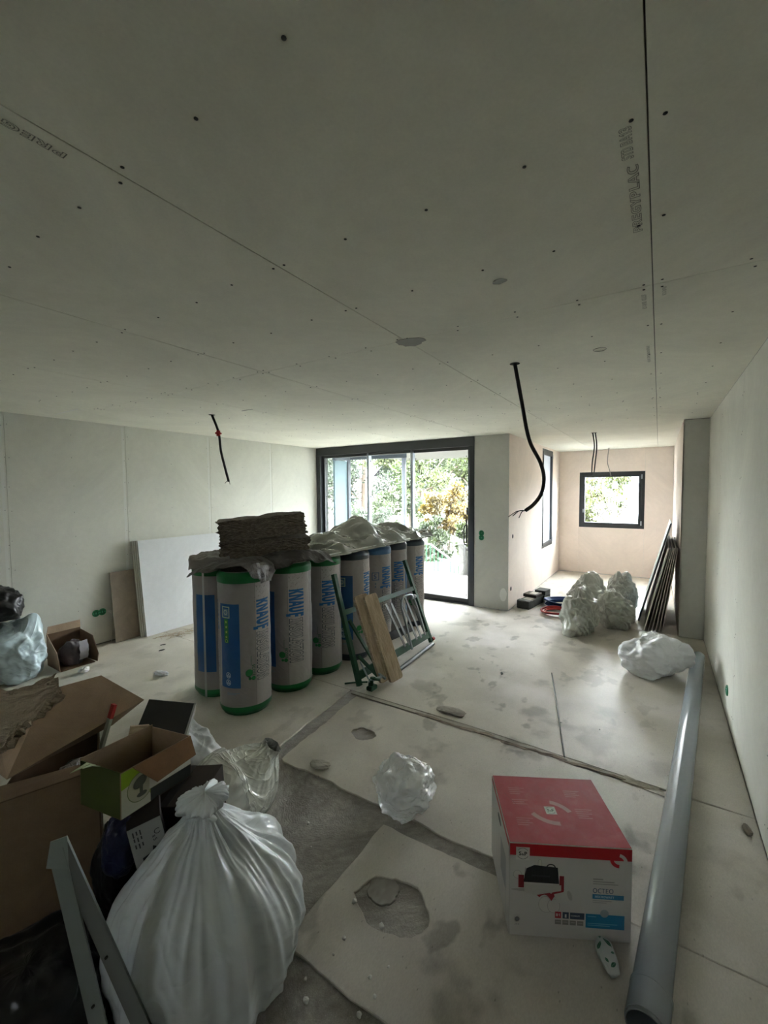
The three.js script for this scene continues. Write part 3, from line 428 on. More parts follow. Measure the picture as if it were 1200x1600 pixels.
const rollSpots = [
  [-3.475, -2.5, 'green', band.green, -349.6, 'green banded roll at back left with two blue stripes, draped in grey film'],
  [-3.0, -2.42, 'green', band.green, -175.5, 'frontmost green banded insulation roll showing blue star panel and lettering'],
  [-2.975, -2.92, 'green', band.green, -200.5, 'green banded insulation roll just behind the frontmost one'],
  [-2.965, -3.37, 'green', band.green, -197.5, 'third green banded roll, next to first dark blue banded roll'],
  [-2.915, -3.82, 'blue', band.navy, -157.5, 'navy banded roll with blue panel beside last green banded roll'],
  [-2.905, -4.27, 'blue', band.blue, -33.5, 'bright blue banded insulation roll behind short wooden boards'],
  [-2.94, -4.72, 'blue', band.navy, -50.5, 'navy banded insulation roll between bright blue banded one and the end roll'],
  [-2.93, -5.19, 'blue', band.navy, -175.5, 'navy banded insulation roll at far end nearest the sliding door'],
];
rollSpots.forEach(([x, z, skin, cap, turn, label], i) => {
  const t = thing('insulation_roll', label, 'insulation roll', [x, 0, z], Math.atan2(-x, -z) + turn * Math.PI / 180, 'insulation rolls standing in a row');
  const r = makeRoll(skin, cap, i * 3.7); while (r.children.length) t.add(r.children[0]);
  if (i === 0) { const s = gridGeo(4, 40, (u, v) => { const a = 5.543 + (u - 0.5) * 0.09, y = lerp(0.01, 1.19, v); return V(Math.sin(a) * 0.2225, y, Math.cos(a) * 0.2225); }); mesh('tape_strip', s, phy(0xb8bab8, 0.35), t); }
});

// --- glass wool slabs and film on top of the rolls ---
function woolSlab(L, D, T, seed, mat) { // box with ragged, layered sides
  const g = new THREE.BoxGeometry(L, T, D, 56, 16, 30), p = g.attributes.position;
  for (let i = 0; i < p.count; i++) { const x = p.getX(i), y = p.getY(i), z = p.getZ(i); const lay = noise(x * 5 + seed, y * 55, z * 5) * 0.018 + noise(x * 22, y * 90 + seed, z * 22) * 0.012 + fbm(x * 6 + seed, y * 12, z * 6, 3) * 0.025;
    const ex = Math.abs(x) > L / 2 - 1e-4 ? Math.sign(x) : 0, ez = Math.abs(z) > D / 2 - 1e-4 ? Math.sign(z) : 0, ey = Math.abs(y) > T / 2 - 1e-4 ? Math.sign(y) : 0;
    p.setXYZ(i, x + ex * lay * 1.7 + noise(y * 20, z * 9, seed) * 0.006, y + ey * (fbm(x * 5 + seed, 1, z * 5, 3) * 0.03) , z + ez * lay * 1.5); }
  g.computeVertexNormals(); return uvBox(g);
}
{
  const turn = Math.atan2(0.57, 0.48);
  const a = mesh('glass_wool_slab', woolSlab(0.8, 0.46, 0.165, 2.1), M.wool); a.position.set(-3.22, 1.335, -2.87); a.rotation.set(0, turn, 0.02); tag(a, 'lower slab of dark grey glass wool lying across the front rolls', 'wool slab', 'glass wool slabs on the rolls');
  const b = mesh('glass_wool_slab', woolSlab(0.76, 0.46, 0.19, 5.6), M.wool); b.position.set(-3.235, 1.525, -2.84); b.rotation.set(0, turn + 0.03, 0.09); tag(b, 'upper slab of dark grey glass wool with pale top on the front rolls', 'wool slab', 'glass wool slabs on the rolls');
}
function crumple(p, s, amp, f = 5) { return amp * (ridge(p.x * f + s, p.y * f, p.z * f, 3) + 0.6 * fbm(p.x * f * 0.6, p.y * f * 0.6 + s, p.z * f * 0.6, 2)); }
// grey film hood over the back left roll
{
  const f = (u, v) => { const a = u * 6.2832, t = v, rr = 0.235 * Math.min(1, t * 1.35), drop = t > 0.72 ? (t - 0.72) * 0.34 : 0; const p = V(Math.cos(a) * rr, 1.245 - drop * (1 + 0.5 * noise(Math.cos(a) * 1.5, 2, Math.sin(a) * 1.5)) + 0.05 * (1 - t), Math.sin(a) * rr); const c = crumple(p, 3, 0.022, 7); p.y += c * (t < 0.75 ? 1.3 : 0.3); p.x += Math.cos(a) * c * 0.5 * t; p.z += Math.sin(a) * c * 0.5 * t; return p; };
  const g = gridGeo(90, 40, f, true); const m = mesh('film_hood', g, M.greyFilm); m.material.side = THREE.DoubleSide; m.position.set(-3.475, 0, -2.5); tag(m, 'crumpled grey film hooding the top of back left roll', 'plastic film');
}
// torn flap of dark film hanging over the front roll
{
  const rail = new THREE.CatmullRomCurve3([V(-3.36, 1.19, -2.24), V(-3.2, 1.25, -2.3), V(-3.03, 1.275, -2.38), V(-2.9, 1.29, -2.44), V(-2.82, 1.25, -2.46), V(-2.775, 1.16, -2.46), V(-2.765, 1.09, -2.46)]);
  const g = sheetGeo(70, 26, (u, v) => { const p = rail.getPoint(u), w = (v - 0.5) * (0.44 - 0.27 * smooth(0.7, 1, u)); p.x += -w * 0.35 * (1 - u * 0.6); p.z += -w * 0.8; p.y -= 0.9 * w * w * (1 - smooth(0.7, 1, u)) - 0.0; const c = crumple(p, 8, 0.02, 8); p.y += c; p.x += c * 0.5; return p; }, 0.006);
  tag(mesh('film_flap', g, phy(0x4f4a46, 0.45, { bumpMap: wrinkle, bumpScale: 0.004 })), 'torn dark grey film flap hanging over rim of frontmost roll', 'plastic film');
  const g2 = sheetGeo(60, 26, (u, v) => { const p = V(lerp(-2.98, -2.78, u) + (v - 0.5) * 0.1, 1.235 + 0.05 * Math.sin(u * 3.1), lerp(-2.62, -3.2, u) + (v - 0.5) * 0.02); p.x += (v - 0.5) * 0.26; p.y -= 0.08 * smooth(0.6, 1, v); p.y += crumple(p, 14, 0.03, 7); return p; }, 0.006);
  tag(mesh('film_flap', g2, phy(0x3f3c3a, 0.45, { bumpMap: wrinkle, bumpScale: 0.004 })), 'dark crumpled film tucked under the glass wool beside third roll', 'plastic film');
}
// silvery grey plastic sheet
{
  const g = sheetGeo(150, 60, (u, v) => { const z = lerp(-3.12, -5.55, u), x = lerp(-2.70, -3.42, v); let y = 1.235 + 0.26 * Math.exp(-(((x + 3.16) / 0.24) ** 2) - (((z + 4.25) / 0.42) ** 2)) + 0.1 * Math.exp(-(((x + 3.15) / 0.25) ** 2) - (((z + 3.6) / 0.3) ** 2)) + 0.14 * Math.exp(-(((x + 3.1) / 0.2) ** 2) - (((z + 5.0) / 0.35) ** 2));
    const p = V(x, y, z); const k = smooth(0, 0.18, v) * 0.8 + 0.2; p.y += (0.085 * (ridge(x * 2.6 + 5 + 0.7 * noise(x * 3, 2, z * 3), 1.3, z * 2.2, 2) - 0.25) + 0.03 * Math.abs(noise(x * 7 + 3, 2.2, z * 5)) + 0.03 * ridge(x * 6, 4.1, z * 4 + x * 5, 2)) * k; p.x += 0.03 * noise(z * 3, 1, 4); if (v < 0.12) p.y -= (0.12 - v) * 0.35; p.y = Math.max(p.y, 1.208); return p; }, 0.005);
  tag(mesh('plastic_sheet', g, phy(0x74756d, 0.24, { bumpMap: wrinkle, bumpScale: 0.004, metalness: 0.35 })), 'silvery grey plastic sheet heaped along tops of the blue banded rolls', 'plastic sheet');
  tag(mesh('white_conduit', tubeGeo([V(-2.745, 1.218, -3.14), V(-2.74, 1.22, -4.0), V(-2.75, 1.22, -4.9)], 0.014, 30, 10), std(0xa9a8a2, 0.5)), 'pale plastic conduit lying along front edge of grey plastic sheet', 'conduit');
  tag(mesh('wooden_stick', barGeo(V(-2.95, 1.228, -4.95), V(-2.82, 1.27, -5.62), 0.03, 0.02), M.wood), 'wooden stick poking out over the end roll toward the door', 'stick');
}

// --- crumpled lumps: bags ---
// blob(axis curve radius profile): closed surface round a bending axis
function bagGeo({ prof, axis, seed, amp = 0.03, f = 4, folds = 10, foldAmp = 0.02, floorY = 0.002, nu = 150, nv = 110, ex = 1, ez = 1, faces = null }) {
  return gridGeo(nu, nv, (u, v) => {
    const a = u * 6.2832, c = axis.getPoint(v), r0 = prof(v), ca = Math.cos(a), sa = Math.sin(a);
    const fold = (ridge(ca * folds * 0.32 + seed, v * 1.3, sa * folds * 0.32, 2)) * foldAmp * Math.min(1, r0 / 0.1);
    const cr = amp * Math.min(1, r0 / 0.12) * (ridge(ca * f * 0.4 + seed * 2 + 0.5 * noise(v * 3, ca * 2, seed), v * f * 1.2, sa * f * 0.4, 3) + 0.8 * fbm(ca * 1.1 + seed, v * 2.2, sa * 1.1, 2));
    const fa = faces ? (() => { let s = 0; for (const [b, h, tw] of faces) { const q = Math.cos(a - b - tw * (v - 0.4)) / h; if (q > 0) s += q ** 24; } return 1 / s ** (1 / 24); })() : 1; const r = Math.max(0.002, r0 * lerp(1, fa, Math.min(1, r0 / 0.08)) + (fold + cr)); const p = V(c.x + ca * r * ex, c.y, c.z + sa * r * ez);
    p.y += amp * 0.5 * noise(ca * 3 + seed, v * 6, sa * 3); if (v > 0 && v < 1) { /* sides only */ } if (p.y < floorY + 0.06) p.y = floorY + Math.max(0, (p.y - floorY)) ** 1.4 / (0.06 ** 0.4) ; if (p.y < floorY) p.y = floorY; return p;
  }, true);
}
const flipped = (g) => { const id = g.index.array; for (let i = 0; i < id.length; i += 3) { const k = id[i]; id[i] = id[i + 1]; id[i + 1] = k; } const n = g.attributes.normal; for (let i = 0; i < n.count; i++) n.setXYZ(i, -n.getX(i), -n.getY(i), -n.getZ(i)); return g; };
function profile(keys) { const c = new THREE.SplineCurve(keys.map(([a, b]) => new THREE.Vector2(a, b))); const n = 200, tab = Array.from({ length: n + 1 }, (_, i) => c.getPoint(i / n)); return (v) => { let k = 0; while (k < n - 1 && tab[k + 1].x < v) k++; const a = tab[k], b = tab[k + 1]; return Math.max(0.001, lerp(a.y, b.y, Math.min(1, Math.max(0, (v - a.x) / Math.max(1e-5, b.x - a.x))))); }; }
const curve = (...p) => new THREE.CatmullRomCurve3(p.map((q) => V(...q)));
// generic crumpled lump: dense sphere pushed about
function facets(seed, n) { const R = rng(Math.round(seed * 1000) + 7), out = []; for (let i = 0; i < n; i++) { const y = 1 - 2 * (i + 0.5) / n, a = i * 2.39996 + R() * 0.9, s = Math.sqrt(Math.max(0, 1 - y * y)); out.push([s * Math.cos(a), y + (R() - 0.5) * 0.3, s * Math.sin(a), 0.74 + 0.3 * R()]); } return out; }
function facetR(F, d, p = 9) { let s = 0; for (const [x, y, z, h] of F) { const q = (d.x * x + d.y * y + d.z * z) / h; if (q > 0) s += Math.pow(q, p); } return 1 / Math.pow(s, 1 / p); }
function lumpGeo({ rx, ry, rz, seed, amp = 0.12, f = 1.6, sharp = 0.12, n = 120, pull = [], nf = 22, fp = 11 }) {
  const F = facets(seed, nf);
  return gridGeo(n, Math.round(n * 0.7), (u, v) => { const a = u * 6.2832, b = v * Math.PI, d = V(Math.sin(b) * Math.cos(a), -Math.cos(b), Math.sin(b) * Math.sin(a)); const w = fbm(d.x * f + seed, d.y * f, d.z * f, 2);
    const dd = V(d.x + 0.12 * noise(d.x * 3 + seed, d.y * 3, d.z * 3), d.y + 0.12 * noise(d.y * 3, d.z * 3 + seed, d.x * 3), d.z);
    let k = facetR(F, dd, fp) * 0.98 + amp * 0.9 * w + sharp * 0.55 * (ridge(d.x * f + w * 1.2 + seed * 1.3, d.y * f, d.z * f - w, 2) - 0.3) - sharp * 0.25 * Math.max(0, ridge(d.x * f * 2.2 - w, d.y * f * 1.2 + seed, d.z * f * 2.2, 1) - 0.2) + sharp * 0.16 * (ridge(d.x * f * 2.6 + w * 2 + seed, d.y * f * 2.6 - w, d.z * f * 2.6, 2) - 0.3); for (const [px, py, pz, s, w2] of pull) { const q = d.x * px + d.y * py + d.z * pz; k += s * Math.max(0, (q - (1 - w2)) / w2) ** 2; }
    return V(d.x * rx * k, d.y * ry * k, d.z * rz * k); }, true);
}
function grounded(g, y0 = 0.0, fl = 0.12) { const p = g.attributes.position; g.computeBoundingBox(); const lo = g.boundingBox.min.y, h = g.boundingBox.max.y - lo, cut = lo + h * fl; for (let i = 0; i < p.count; i++) { let y = p.getY(i); if (y < cut) y = cut - (cut - y) * 0.04; p.setY(i, y - cut + (cut - lo) * 0.04 + y0 + 0.001); } g.computeVertexNormals(); return g; }
function lump(name, label, category, pos, opt, mat, turn = 0, group) { const g = flipped(lumpGeo(opt)); grounded(g, 0, opt.fl ?? 0.12); const m = mesh(name, g, mat); m.position.set(...pos); m.rotation.y = turn; return tag(m, label, category, group); }
const whiteBag = phy(0xdfe5e9, 0.34, { bumpMap: wrinkle, bumpScale: 0.003, clearcoat: 0.6, clearcoatRoughness: 0.22, side: THREE.DoubleSide });

// --- folding trestle leaning on the blue banded rolls ---
{
  const P = (y, z, out = 0) => V(-2.285 - 0.34 * y + out, y, z); const t = thing('trestle', 'green painted folding builders trestle with galvanised legs leaning on rolls', 'trestle'); const n = V(1, 0.34, 0);
  mesh('leg', barGeo(P(0.05, -3.14), P(1.05, -3.2), 0.045, 0.04, n), M.paintGreen, t); mesh('leg', barGeo(P(0.02, -4.6), P(1.0, -4.54), 0.045, 0.04, n), M.paintGreen, t);
  mesh('rail', barGeo(P(0.69, -3.2), P(0.66, -4.57), 0.05, 0.03, n), M.paintGreen, t); mesh('rail', barGeo(P(0.13, -3.16), P(0.11, -4.6), 0.075, 0.03, n), M.paintGreen, t); mesh('rail', barGeo(P(0.3, -3.6, -0.03), P(0.26, -4.3, -0.03), 0.09, 0.02, n), std(0x2a2c2b, 0.6), t);
  mesh('brace', barGeo(P(0.62, -3.22, 0.02), P(0.1, -3.45, 0.02), 0.035, 0.02, n), M.paintGreen, t); mesh('brace', barGeo(P(0.3, -3.2, 0.03), P(0.06, -3.38, 0.05), 0.03, 0.02, n), M.paintGreen, t);
  const loop = (z0, z1, y0, y1, o) => tubeGeo([P(y0, z0 + 0.04, o), P((y0 + y1) / 2, z0 + 0.02, o), P(y1 - 0.06, z0, o), P(y1, z0 - 0.05, o + 0.01), P(y1 + 0.01, (z0 + z1) / 2, o + 0.01), P(y1 - 0.01, z1 + 0.04, o + 0.01), P(y1 - 0.08, z1, o), P(y0 + 0.1, z1 - 0.02, o)], 0.013, 70, 8);
  mesh('folding_leg', loop(-4.12, -4.42, 0.1, 0.63, 0.055), M.galv, t);
  for (const [z0, z1, o] of [[-3.86, -4.0, 0.03], [-3.94, -4.07, 0.045], [-4.16, -4.26, 0.035], [-4.24, -4.34, 0.05], [-4.36, -4.46, 0.04]]) mesh('folding_leg', barGeo(P(0.63, z0, o), P(0.15, z1, o), 0.035, 0.008, n), M.galvDull, t);
  for (const [y, z] of [[0.6, -4.36], [0.6, -4.42]]) { const g = new THREE.SphereGeometry(0.026, 14, 10); const p = P(y, z, 0.07); g.translate(p.x, p.y, p.z); mesh('pivot_bolt', g, M.galv, t); }
  const foot = P(0.055, -3.22, 0.085); mesh('foot_clamp', [boxGeo(foot.x - 0.035, 0.003, foot.z - 0.05, foot.x + 0.035, 0.045, foot.z + 0.05, 0.014), new THREE.CylinderGeometry(0.022, 0.028, 0.07, 16).translate(foot.x - 0.01, 0.06, foot.z), new THREE.TorusGeometry(0.04, 0.012, 8, 20).rotateX(1.2).translate(foot.x + 0.02, 0.1, foot.z - 0.03)], M.paintGreen, t);
  mesh('clamp_screw', [tubeGeo([V(foot.x + 0.06, 0.11, foot.z - 0.09), V(foot.x - 0.02, 0.08, foot.z + 0.02)], 0.014, 4, 10), barGeo(V(foot.x + 0.01, 0.12, foot.z - 0.1), V(foot.x + 0.1, 0.1, foot.z - 0.08), 0.02, 0.02), tubeGeo([V(foot.x - 0.1, 0.26, foot.z + 0.04), V(foot.x - 0.03, 0.1, foot.z + 0.01)], 0.008, 4, 8)], M.galv, t);
  const cap = new THREE.CylinderGeometry(0.022, 0.022, 0.04, 16); cap.rotateX(Math.PI / 2); cap.translate(-2.29, 0.045, -4.645); mesh('red_cap', cap, M.red, t);
}
tag(mesh('steel_rod', tubeGeo([V(-2.5, 0.012, -3.17), V(-2.42, 0.012, -3.25), V(-2.33, 0.014, -3.31)], 0.009, 8, 8), M.paintGreen), 'short dark rod on floor beside green trestle foot', 'rod');
// short boards with rounded ends, one behind the other
function boardGeo(w, L, th) { const s = new THREE.Shape(), r = 0.03; s.moveTo(-w / 2 + r, 0); s.lineTo(w / 2 - r, 0); s.quadraticCurveTo(w / 2, 0, w / 2, r); s.lineTo(w / 2, L - r); s.quadraticCurveTo(w / 2, L, w / 2 - r, L); s.lineTo(-w / 2 + r, L); s.quadraticCurveTo(-w / 2, L, -w / 2, L - r); s.lineTo(-w / 2, r); s.quadraticCurveTo(-w / 2, 0, -w / 2 + r, 0); const g = new THREE.ExtrudeGeometry(s, { depth: th, bevelEnabled: true, bevelThickness: 0.004, bevelSize: 0.004, bevelOffset: -0.004, bevelSegments: 2, curveSegments: 6 }); const uv = g.attributes.uv; for (let i = 0; i < uv.count; i++) uv.setXY(i, uv.getY(i) * 0.9, uv.getX(i)); return g; }
{
  const dirs = [['nearer wooden board of the pair leaning on green trestle', -2.2, -3.49, 0], ['wooden board half hidden behind the nearer one on green trestle', -2.215, -3.465, 1]];
  for (const [label, x, z, k] of dirs) { const m = mesh('wooden_board', boardGeo(0.155, 0.86, 0.032), M.wood); m.rotation.order = 'YXZ'; m.rotation.set(-0.33, 1.22, 0.14); m.position.set(x + 0.075 - k * 0.062, 0.012, z + k * 0.035); tag(m, label, 'board', 'boards leaning on the trestle'); }
}
tag(mesh('metal_pipe', pipeGeo(V(-2.2, 0.024, -3.64), V(-2.24, 0.024, -4.55), 0.022, 0.018), std(0x6e7274, 0.35, { metalness: 0.6 })), 'grey metal pipe lying on floor beside leaning wooden boards', 'pipe');
tag(mesh('steel_rod', tubeGeo([V(-0.875, 0.006, -4.47), V(-0.69, 0.007, -3.77), V(-0.515, 0.006, -3.09)], 0.006, 10, 8), std(0x55554f, 0.5, { metalness: 0.4 })), 'thin steel rod lying alone in middle of the floor', 'rod');

// --- plasterboard sheets leaning on the left wall ---
function leaningSheet(name, label, category, xb, xt, z0, z1, h, th, mat, group) { const a = Math.atan2(xb - xt, h), n = V(Math.cos(a), Math.sin(a), 0), hh = Math.sqrt(h * h); const d = V(-Math.sin(a), Math.cos(a), 0); const b0 = V(xb, 0.003, z0), b1 = V(xb, 0.003, z1), t0 = b0.clone().addScaledVector(d, hh), t1 = b1.clone().addScaledVector(d, hh);
  const t = thing(name, label, category, [xb, 0, (z0 + z1) / 2], 0, group); const o = t.position; const L = (p) => p.clone().sub(o); mesh('face', slabGeo([L(b1), L(b0), L(t0), L(t1)], th, n), mat, t); mesh('core_edge', [slabGeo([L(b0), L(t0), L(t0.clone().addScaledVector(n, -th)), L(b0.clone().addScaledVector(n, -th))].map((p) => p.add(V(0, 0, 0.0008))), 0.0008, V(0, 0, 1))], M.edge, t); return t; }
{ const lab = ['outermost white plasterboard sheet leaning on left wall, fully facing the room', 'second plasterboard sheet in leaning stack, directly behind outermost white one', 'third plasterboard sheet in leaning stack, counted from the room side', 'rearmost plasterboard sheet in leaning stack, closest to left wall'];
  [0, 1, 2, 3].forEach((k) => leaningSheet('plasterboard_sheet', lab[k], 'plasterboard', -5.5 - k * 0.022, -5.648 - k * 0.022, -2.9 + k * 0.014, -4.95, 1.24 - k * 0.002, 0.016, k ? M.boardWall : std(0xe2e4e8, 0.9, { map: boardMap }), 'plasterboard sheets leaning on left wall'));
  leaningSheet('board_offcut', 'brown grey narrow board offcut leaning at left end of plasterboard stack', 'offcut', -5.605, -5.7, -2.58, -3.2, 0.87, 0.016, std(0x968a7c, 0.95, { map: cardMap })); }
{ const R = rng(5), g = []; for (let i = 0; i < 46; i++) { const x = -5.25 + (R() - 0.5) * 0.26, z = -3.2 + (R() - 0.5) * 0.4, a = R() * 6.28, L = 0.05 + R() * 0.12; g.push(tubeGeo([V(x, 0.004, z), V(x + Math.cos(a) * L * 0.5, 0.006 + R() * 0.02, z + Math.sin(a) * L * 0.5 + 0.01), V(x + Math.cos(a) * L, 0.004, z + Math.sin(a) * L)], 0.0016, 5, 4)); } const o = tag(mesh('straw_wisps', g, std(0xa88f6a, 0.9)), 'wisps of dry straw on floor before leaning plasterboard', 'straw'); o.userData.kind = 'stuff'; }

// --- electrical flush boxes ---
function flushBox(name, label, pos, rotY, offs, wires) { const t = thing(name, label, 'electrical box', pos, rotY); for (const [dx, dy] of offs) { const c = new THREE.Group(); c.name = 'box_ring'; c.position.set(dx, dy, 0); t.add(c); const tor = new THREE.TorusGeometry(0.036, 0.007, 8, 28); mesh('rim', tor, M.green, c); const cyl = new THREE.CylinderGeometry(0.033, 0.033, 0.004, 24); cyl.rotateX(Math.PI / 2); cyl.translate(0, 0, -0.001); mesh('cup', cyl, std(0x075c3a, 0.6), c); mesh('screw_tab', [boxGeo(-0.036, -0.007, 0, -0.022, 0.007, 0.009, 0.002), boxGeo(0.022, -0.007, 0, 0.036, 0.007, 0.009, 0.002), boxGeo(-0.006, -0.012, 0, 0.006, 0.012, 0.006, 0.002)], std(0x49a37c, 0.5), c); } if (wires) mesh('wire', wires, std(0xd8d8d0, 0.5), t); return t; }
flushBox('flush_box', 'green double flush box low on left wall with loose white wires', [XL + 0.003, 0.39, -2.46], Math.PI / 2, [[-0.035, 0], [0.036, 0.003]], [tubeGeo([V(0.10, 0.0, 0.005), V(0.115, -0.03, 0.05), V(0.11, -0.2, 0.06), V(0.105, -0.385, 0.05)], 0.004, 16, 6), tubeGeo([V(0.1, 0.01, 0.005), V(0.16, -0.02, 0.04), V(0.24, -0.09, 0.05)], 0.004, 10, 6)]);
flushBox('flush_box', 'green vertical pair of flush boxes on pier beside sliding door', [-2.335, 1.145, ZP + 0.003], 0, [[0, -0.036], [0, 0.036]]);
flushBox('flush_box', 'single green flush box low on right wall near the grey pipe', [XR - 0.003, 0.235, -4.31], -Math.PI / 2, [[0, 0]]);

// --- cables hanging from the ceiling ---
function cable(label, pts, r, mat, ends, extra) { const t = thing('hanging_cable', label, 'cable', pts[0]); const o = t.position, L = (p) => V(...p).sub(o); mesh('sheath', tubeGeo(pts.map(L), r, 60, 8), mat, t); const R = rng(pts.length * 13 + Math.round(r * 1e5)); const e = L(pts[pts.length - 1]);
  for (const [dx, dy, dz] of ends) mesh('core_wire', tubeGeo([e, V(e.x + dx * 0.45, e.y + dy * 0.3 + 0.01, e.z + dz * 0.45), V(e.x + dx, e.y + dy, e.z + dz)], r * 0.22, 8, 5), M.cable, t);
  const g = new THREE.CylinderGeometry(r * 2.6, r * 2.6, 0.002, 24); g.translate(0, -0.002, 0); mesh('ceiling_hole', g, M.darkHole, t); if (extra) extra(t, o); return t; }
cable('thick black cable curving down with bare wire ends in front of the pier', [[-0.83, 2.699, -2.92], [-0.79, 2.46, -2.94], [-0.735, 2.18, -2.95], [-0.665, 2.03, -2.96], [-0.645, 1.93, -2.97], [-0.66, 1.83, -2.965], [-0.71, 1.755, -2.955], [-0.76, 1.715, -2.95]], 0.0125, M.cable, [[-0.11, -0.045, 0.02], [-0.07, -0.03, 0.03], [-0.04, -0.05, 0.01], [-0.09, -0.04, -0.02]]);
cable('short dark cable with red collar hanging before left wall', [[-4.13, 2.699, -2.96], [-4.09, 2.51, -3.01], [-4.085, 2.31, -3.03], [-4.06, 2.12, -3.06], [-4.03, 1.97, -3.08]], 0.013, M.cable, [[0.02, -0.03, 0.0], [-0.04, -0.02, 0.02]], (t, o) => { const g = new THREE.CylinderGeometry(0.02, 0.02, 0.06, 14); g.translate(-4.093 - o.x, 2.5 - o.y, -3.01 - o.z); const k = new THREE.TorusGeometry(0.026, 0.01, 8, 18); k.rotateX(1.5); k.translate(-4.093 - o.x, 2.5 - o.y, -3.01 - o.z); mesh('red_collar', [g, k], M.red, t); });
cable('left strand of black cable pair hanging at alcove entrance', [[-0.855, 2.699, -7.12], [-0.83, 2.5, -7.12], [-0.855, 2.25, -7.12], [-0.86, 2.07, -7.12]], 0.009, M.cable, [[-0.03, -0.05, 0.0]]);
cable('right strand of black cable pair hanging at alcove entrance', [[-0.82, 2.699, -7.12], [-0.8, 2.5, -7.13], [-0.815, 2.25, -7.12], [-0.83, 2.09, -7.12]], 0.009, M.cable, [[-0.05, -0.08, 0.02], [-0.09, -0.1, 0.03]]);
cable('thin grey cable hanging in front of small alcove window', [[-0.89, 2.699, -9.96], [-0.905, 2.55, -9.96], [-0.91, 2.4, -9.96], [-0.87, 2.24, -9.96], [-0.84, 2.12, -9.95]], 0.008, M.cableGrey, [[0.03, -0.05, 0]]);

// --- alcove: leaning boards, grey sacks, coils, blocks ---
{
  const R = rng(61); const spec = [[-0.135, 0.116, 1.1, 1.9, 0], [-0.09, 0.136, 1.1, 1.7, 1], [-0.05, 0.154, 1.1, 1.8, 0], [-0.01, 0.172, 1.1, 1.4, 1], [0.03, 0.19, 1.1, 1.6, 0], [0.065, 0.208, 1.1, 1.5, 1]];
  const lab = ['leaning board nearest the grey sacks, with wide pale face', 'second leaning board beside the grey wall end, counted from the sacks', 'third leaning board beside the grey wall end, counted from the sacks', 'fourth leaning board beside the grey wall end, counted from the sacks', 'fifth leaning board beside the grey wall end, counted from the sacks', 'leaning board closest to the alcove wall, last of the row'];
  spec.forEach(([xb, xt, h, len, k], i) => { const z0 = -6.49 - i * 0.012, L = Math.hypot(xt - xb, h); const d = V(xt - xb, h, 0).normalize(), n = V(-d.y, d.x, 0); const b0 = V(xb, 0.004, z0), b1 = V(xb + 0.002, 0.004, z0 - len); const t = thing('leaning_board', lab[i], 'board', [xb, 0, z0], 0, 'boards leaning in the alcove'); const o = t.position, q = (p) => p.clone().sub(o);
    mesh('face', slabGeo([b0, b1, b1.clone().addScaledVector(d, L), b0.clone().addScaledVector(d, L)].map(q), 0.012, n), k ? std(0x4c4640, 0.9, { map: cardMap }) : std(0xa39c92, 0.9, { map: boardMap }), t);
    mesh('end_edge', slabGeo([b0, b0.clone().addScaledVector(d, L), b0.clone().addScaledVector(d, L).addScaledVector(n, -0.012), b0.clone().addScaledVector(n, -0.012)].map((p) => q(p).add(V(0, 0, 0.002))), 0.002, V(0, 0, 1)), std([0xd8d2c8, 0xa8a198, 0xc8c2b8][i % 3], 0.9), t); });
  const t = thing('glazed_panel', 'tall blue grey glossy panel leaning in front of the alcove boards', 'panel', [-0.21, 0, -6.9]); const d = V(0.36, 1.42, 0).normalize(), n = V(-d.y, d.x, 0), b0 = V(0, 0.004, 0), b1 = V(0, 0.004, -0.9);
  mesh('face', slabGeo([b0, b1, b1.clone().addScaledVector(d, 1.43), b0.clone().addScaledVector(d, 1.43)], 0.014, n), phy(0xaebfc9, 0.25), t); mesh('frame_edge', barGeo(b0.clone().add(V(0, 0.01, 0.006)), b0.clone().addScaledVector(d, 1.43).add(V(0, 0, 0.006)), 0.02, 0.018, n), std(0x4d5a60, 0.5), t);
}
const sack = phy(0xb0b1a6, 0.34, { bumpMap: wrinkle, bumpScale: 0.012 }), sack2 = phy(0xbdbdb4, 0.34, { bumpMap: wrinkle, bumpScale: 0.012 });
const G3 = 'grey plastic sacks heaped in the alcove';
lump('grey_sack', 'grey green plastic sack with pointed tail lying nearest the room', 'sack', [-0.84, 0, -6.02], { rx: 0.24, ry: 0.34, rz: 0.36, seed: 3.1, amp: 0.2, sharp: 0.4, f: 1.3, pull: [[-0.5, -0.55, 0.67, 0.5, 0.25], [0.1, 0.95, -0.3, 0.2, 0.3]], fl: 0.16 }, sack, 0.2, G3);
lump('grey_sack', 'grey plastic sack with peaked top rising at back of heap', 'sack', [-0.86, 0, -6.98], { rx: 0.3, ry: 0.34, rz: 0.3, seed: 7.7, amp: 0.2, sharp: 0.4, f: 1.2, pull: [[0.25, 0.95, 0, 0.35, 0.22]], fl: 0.16 }, sack2, 1.0, G3);
lump('grey_sack', 'rounded grey plastic sack in middle of heap by leaning boards', 'sack', [-0.46, 0, -6.52], { rx: 0.32, ry: 0.3, rz: 0.27, seed: 12.3, amp: 0.22, sharp: 0.4, f: 1.3, fl: 0.16 }, sack, 2.0, G3);
lump('grey_sack', 'pale grey plastic sack squeezed against the leaning boards behind', 'sack', [-0.45, 0, -7.18], { rx: 0.2, ry: 0.36, rz: 0.25, seed: 15.9, amp: 0.22, sharp: 0.4, f: 1.3, fl: 0.16 }, sack2, 0.7, G3);
lump('grey_sack', 'low pale sack at left rear of heap beside blue coil', 'sack', [-1.02, 0, -7.5], { rx: 0.24, ry: 0.2, rz: 0.22, seed: 18.2, amp: 0.2, sharp: 0.24, f: 1.3, fl: 0.16 }, phy(0xa3a29c, 0.5, { bumpMap: wrinkle, bumpScale: 0.004 }), 0.7, G3);
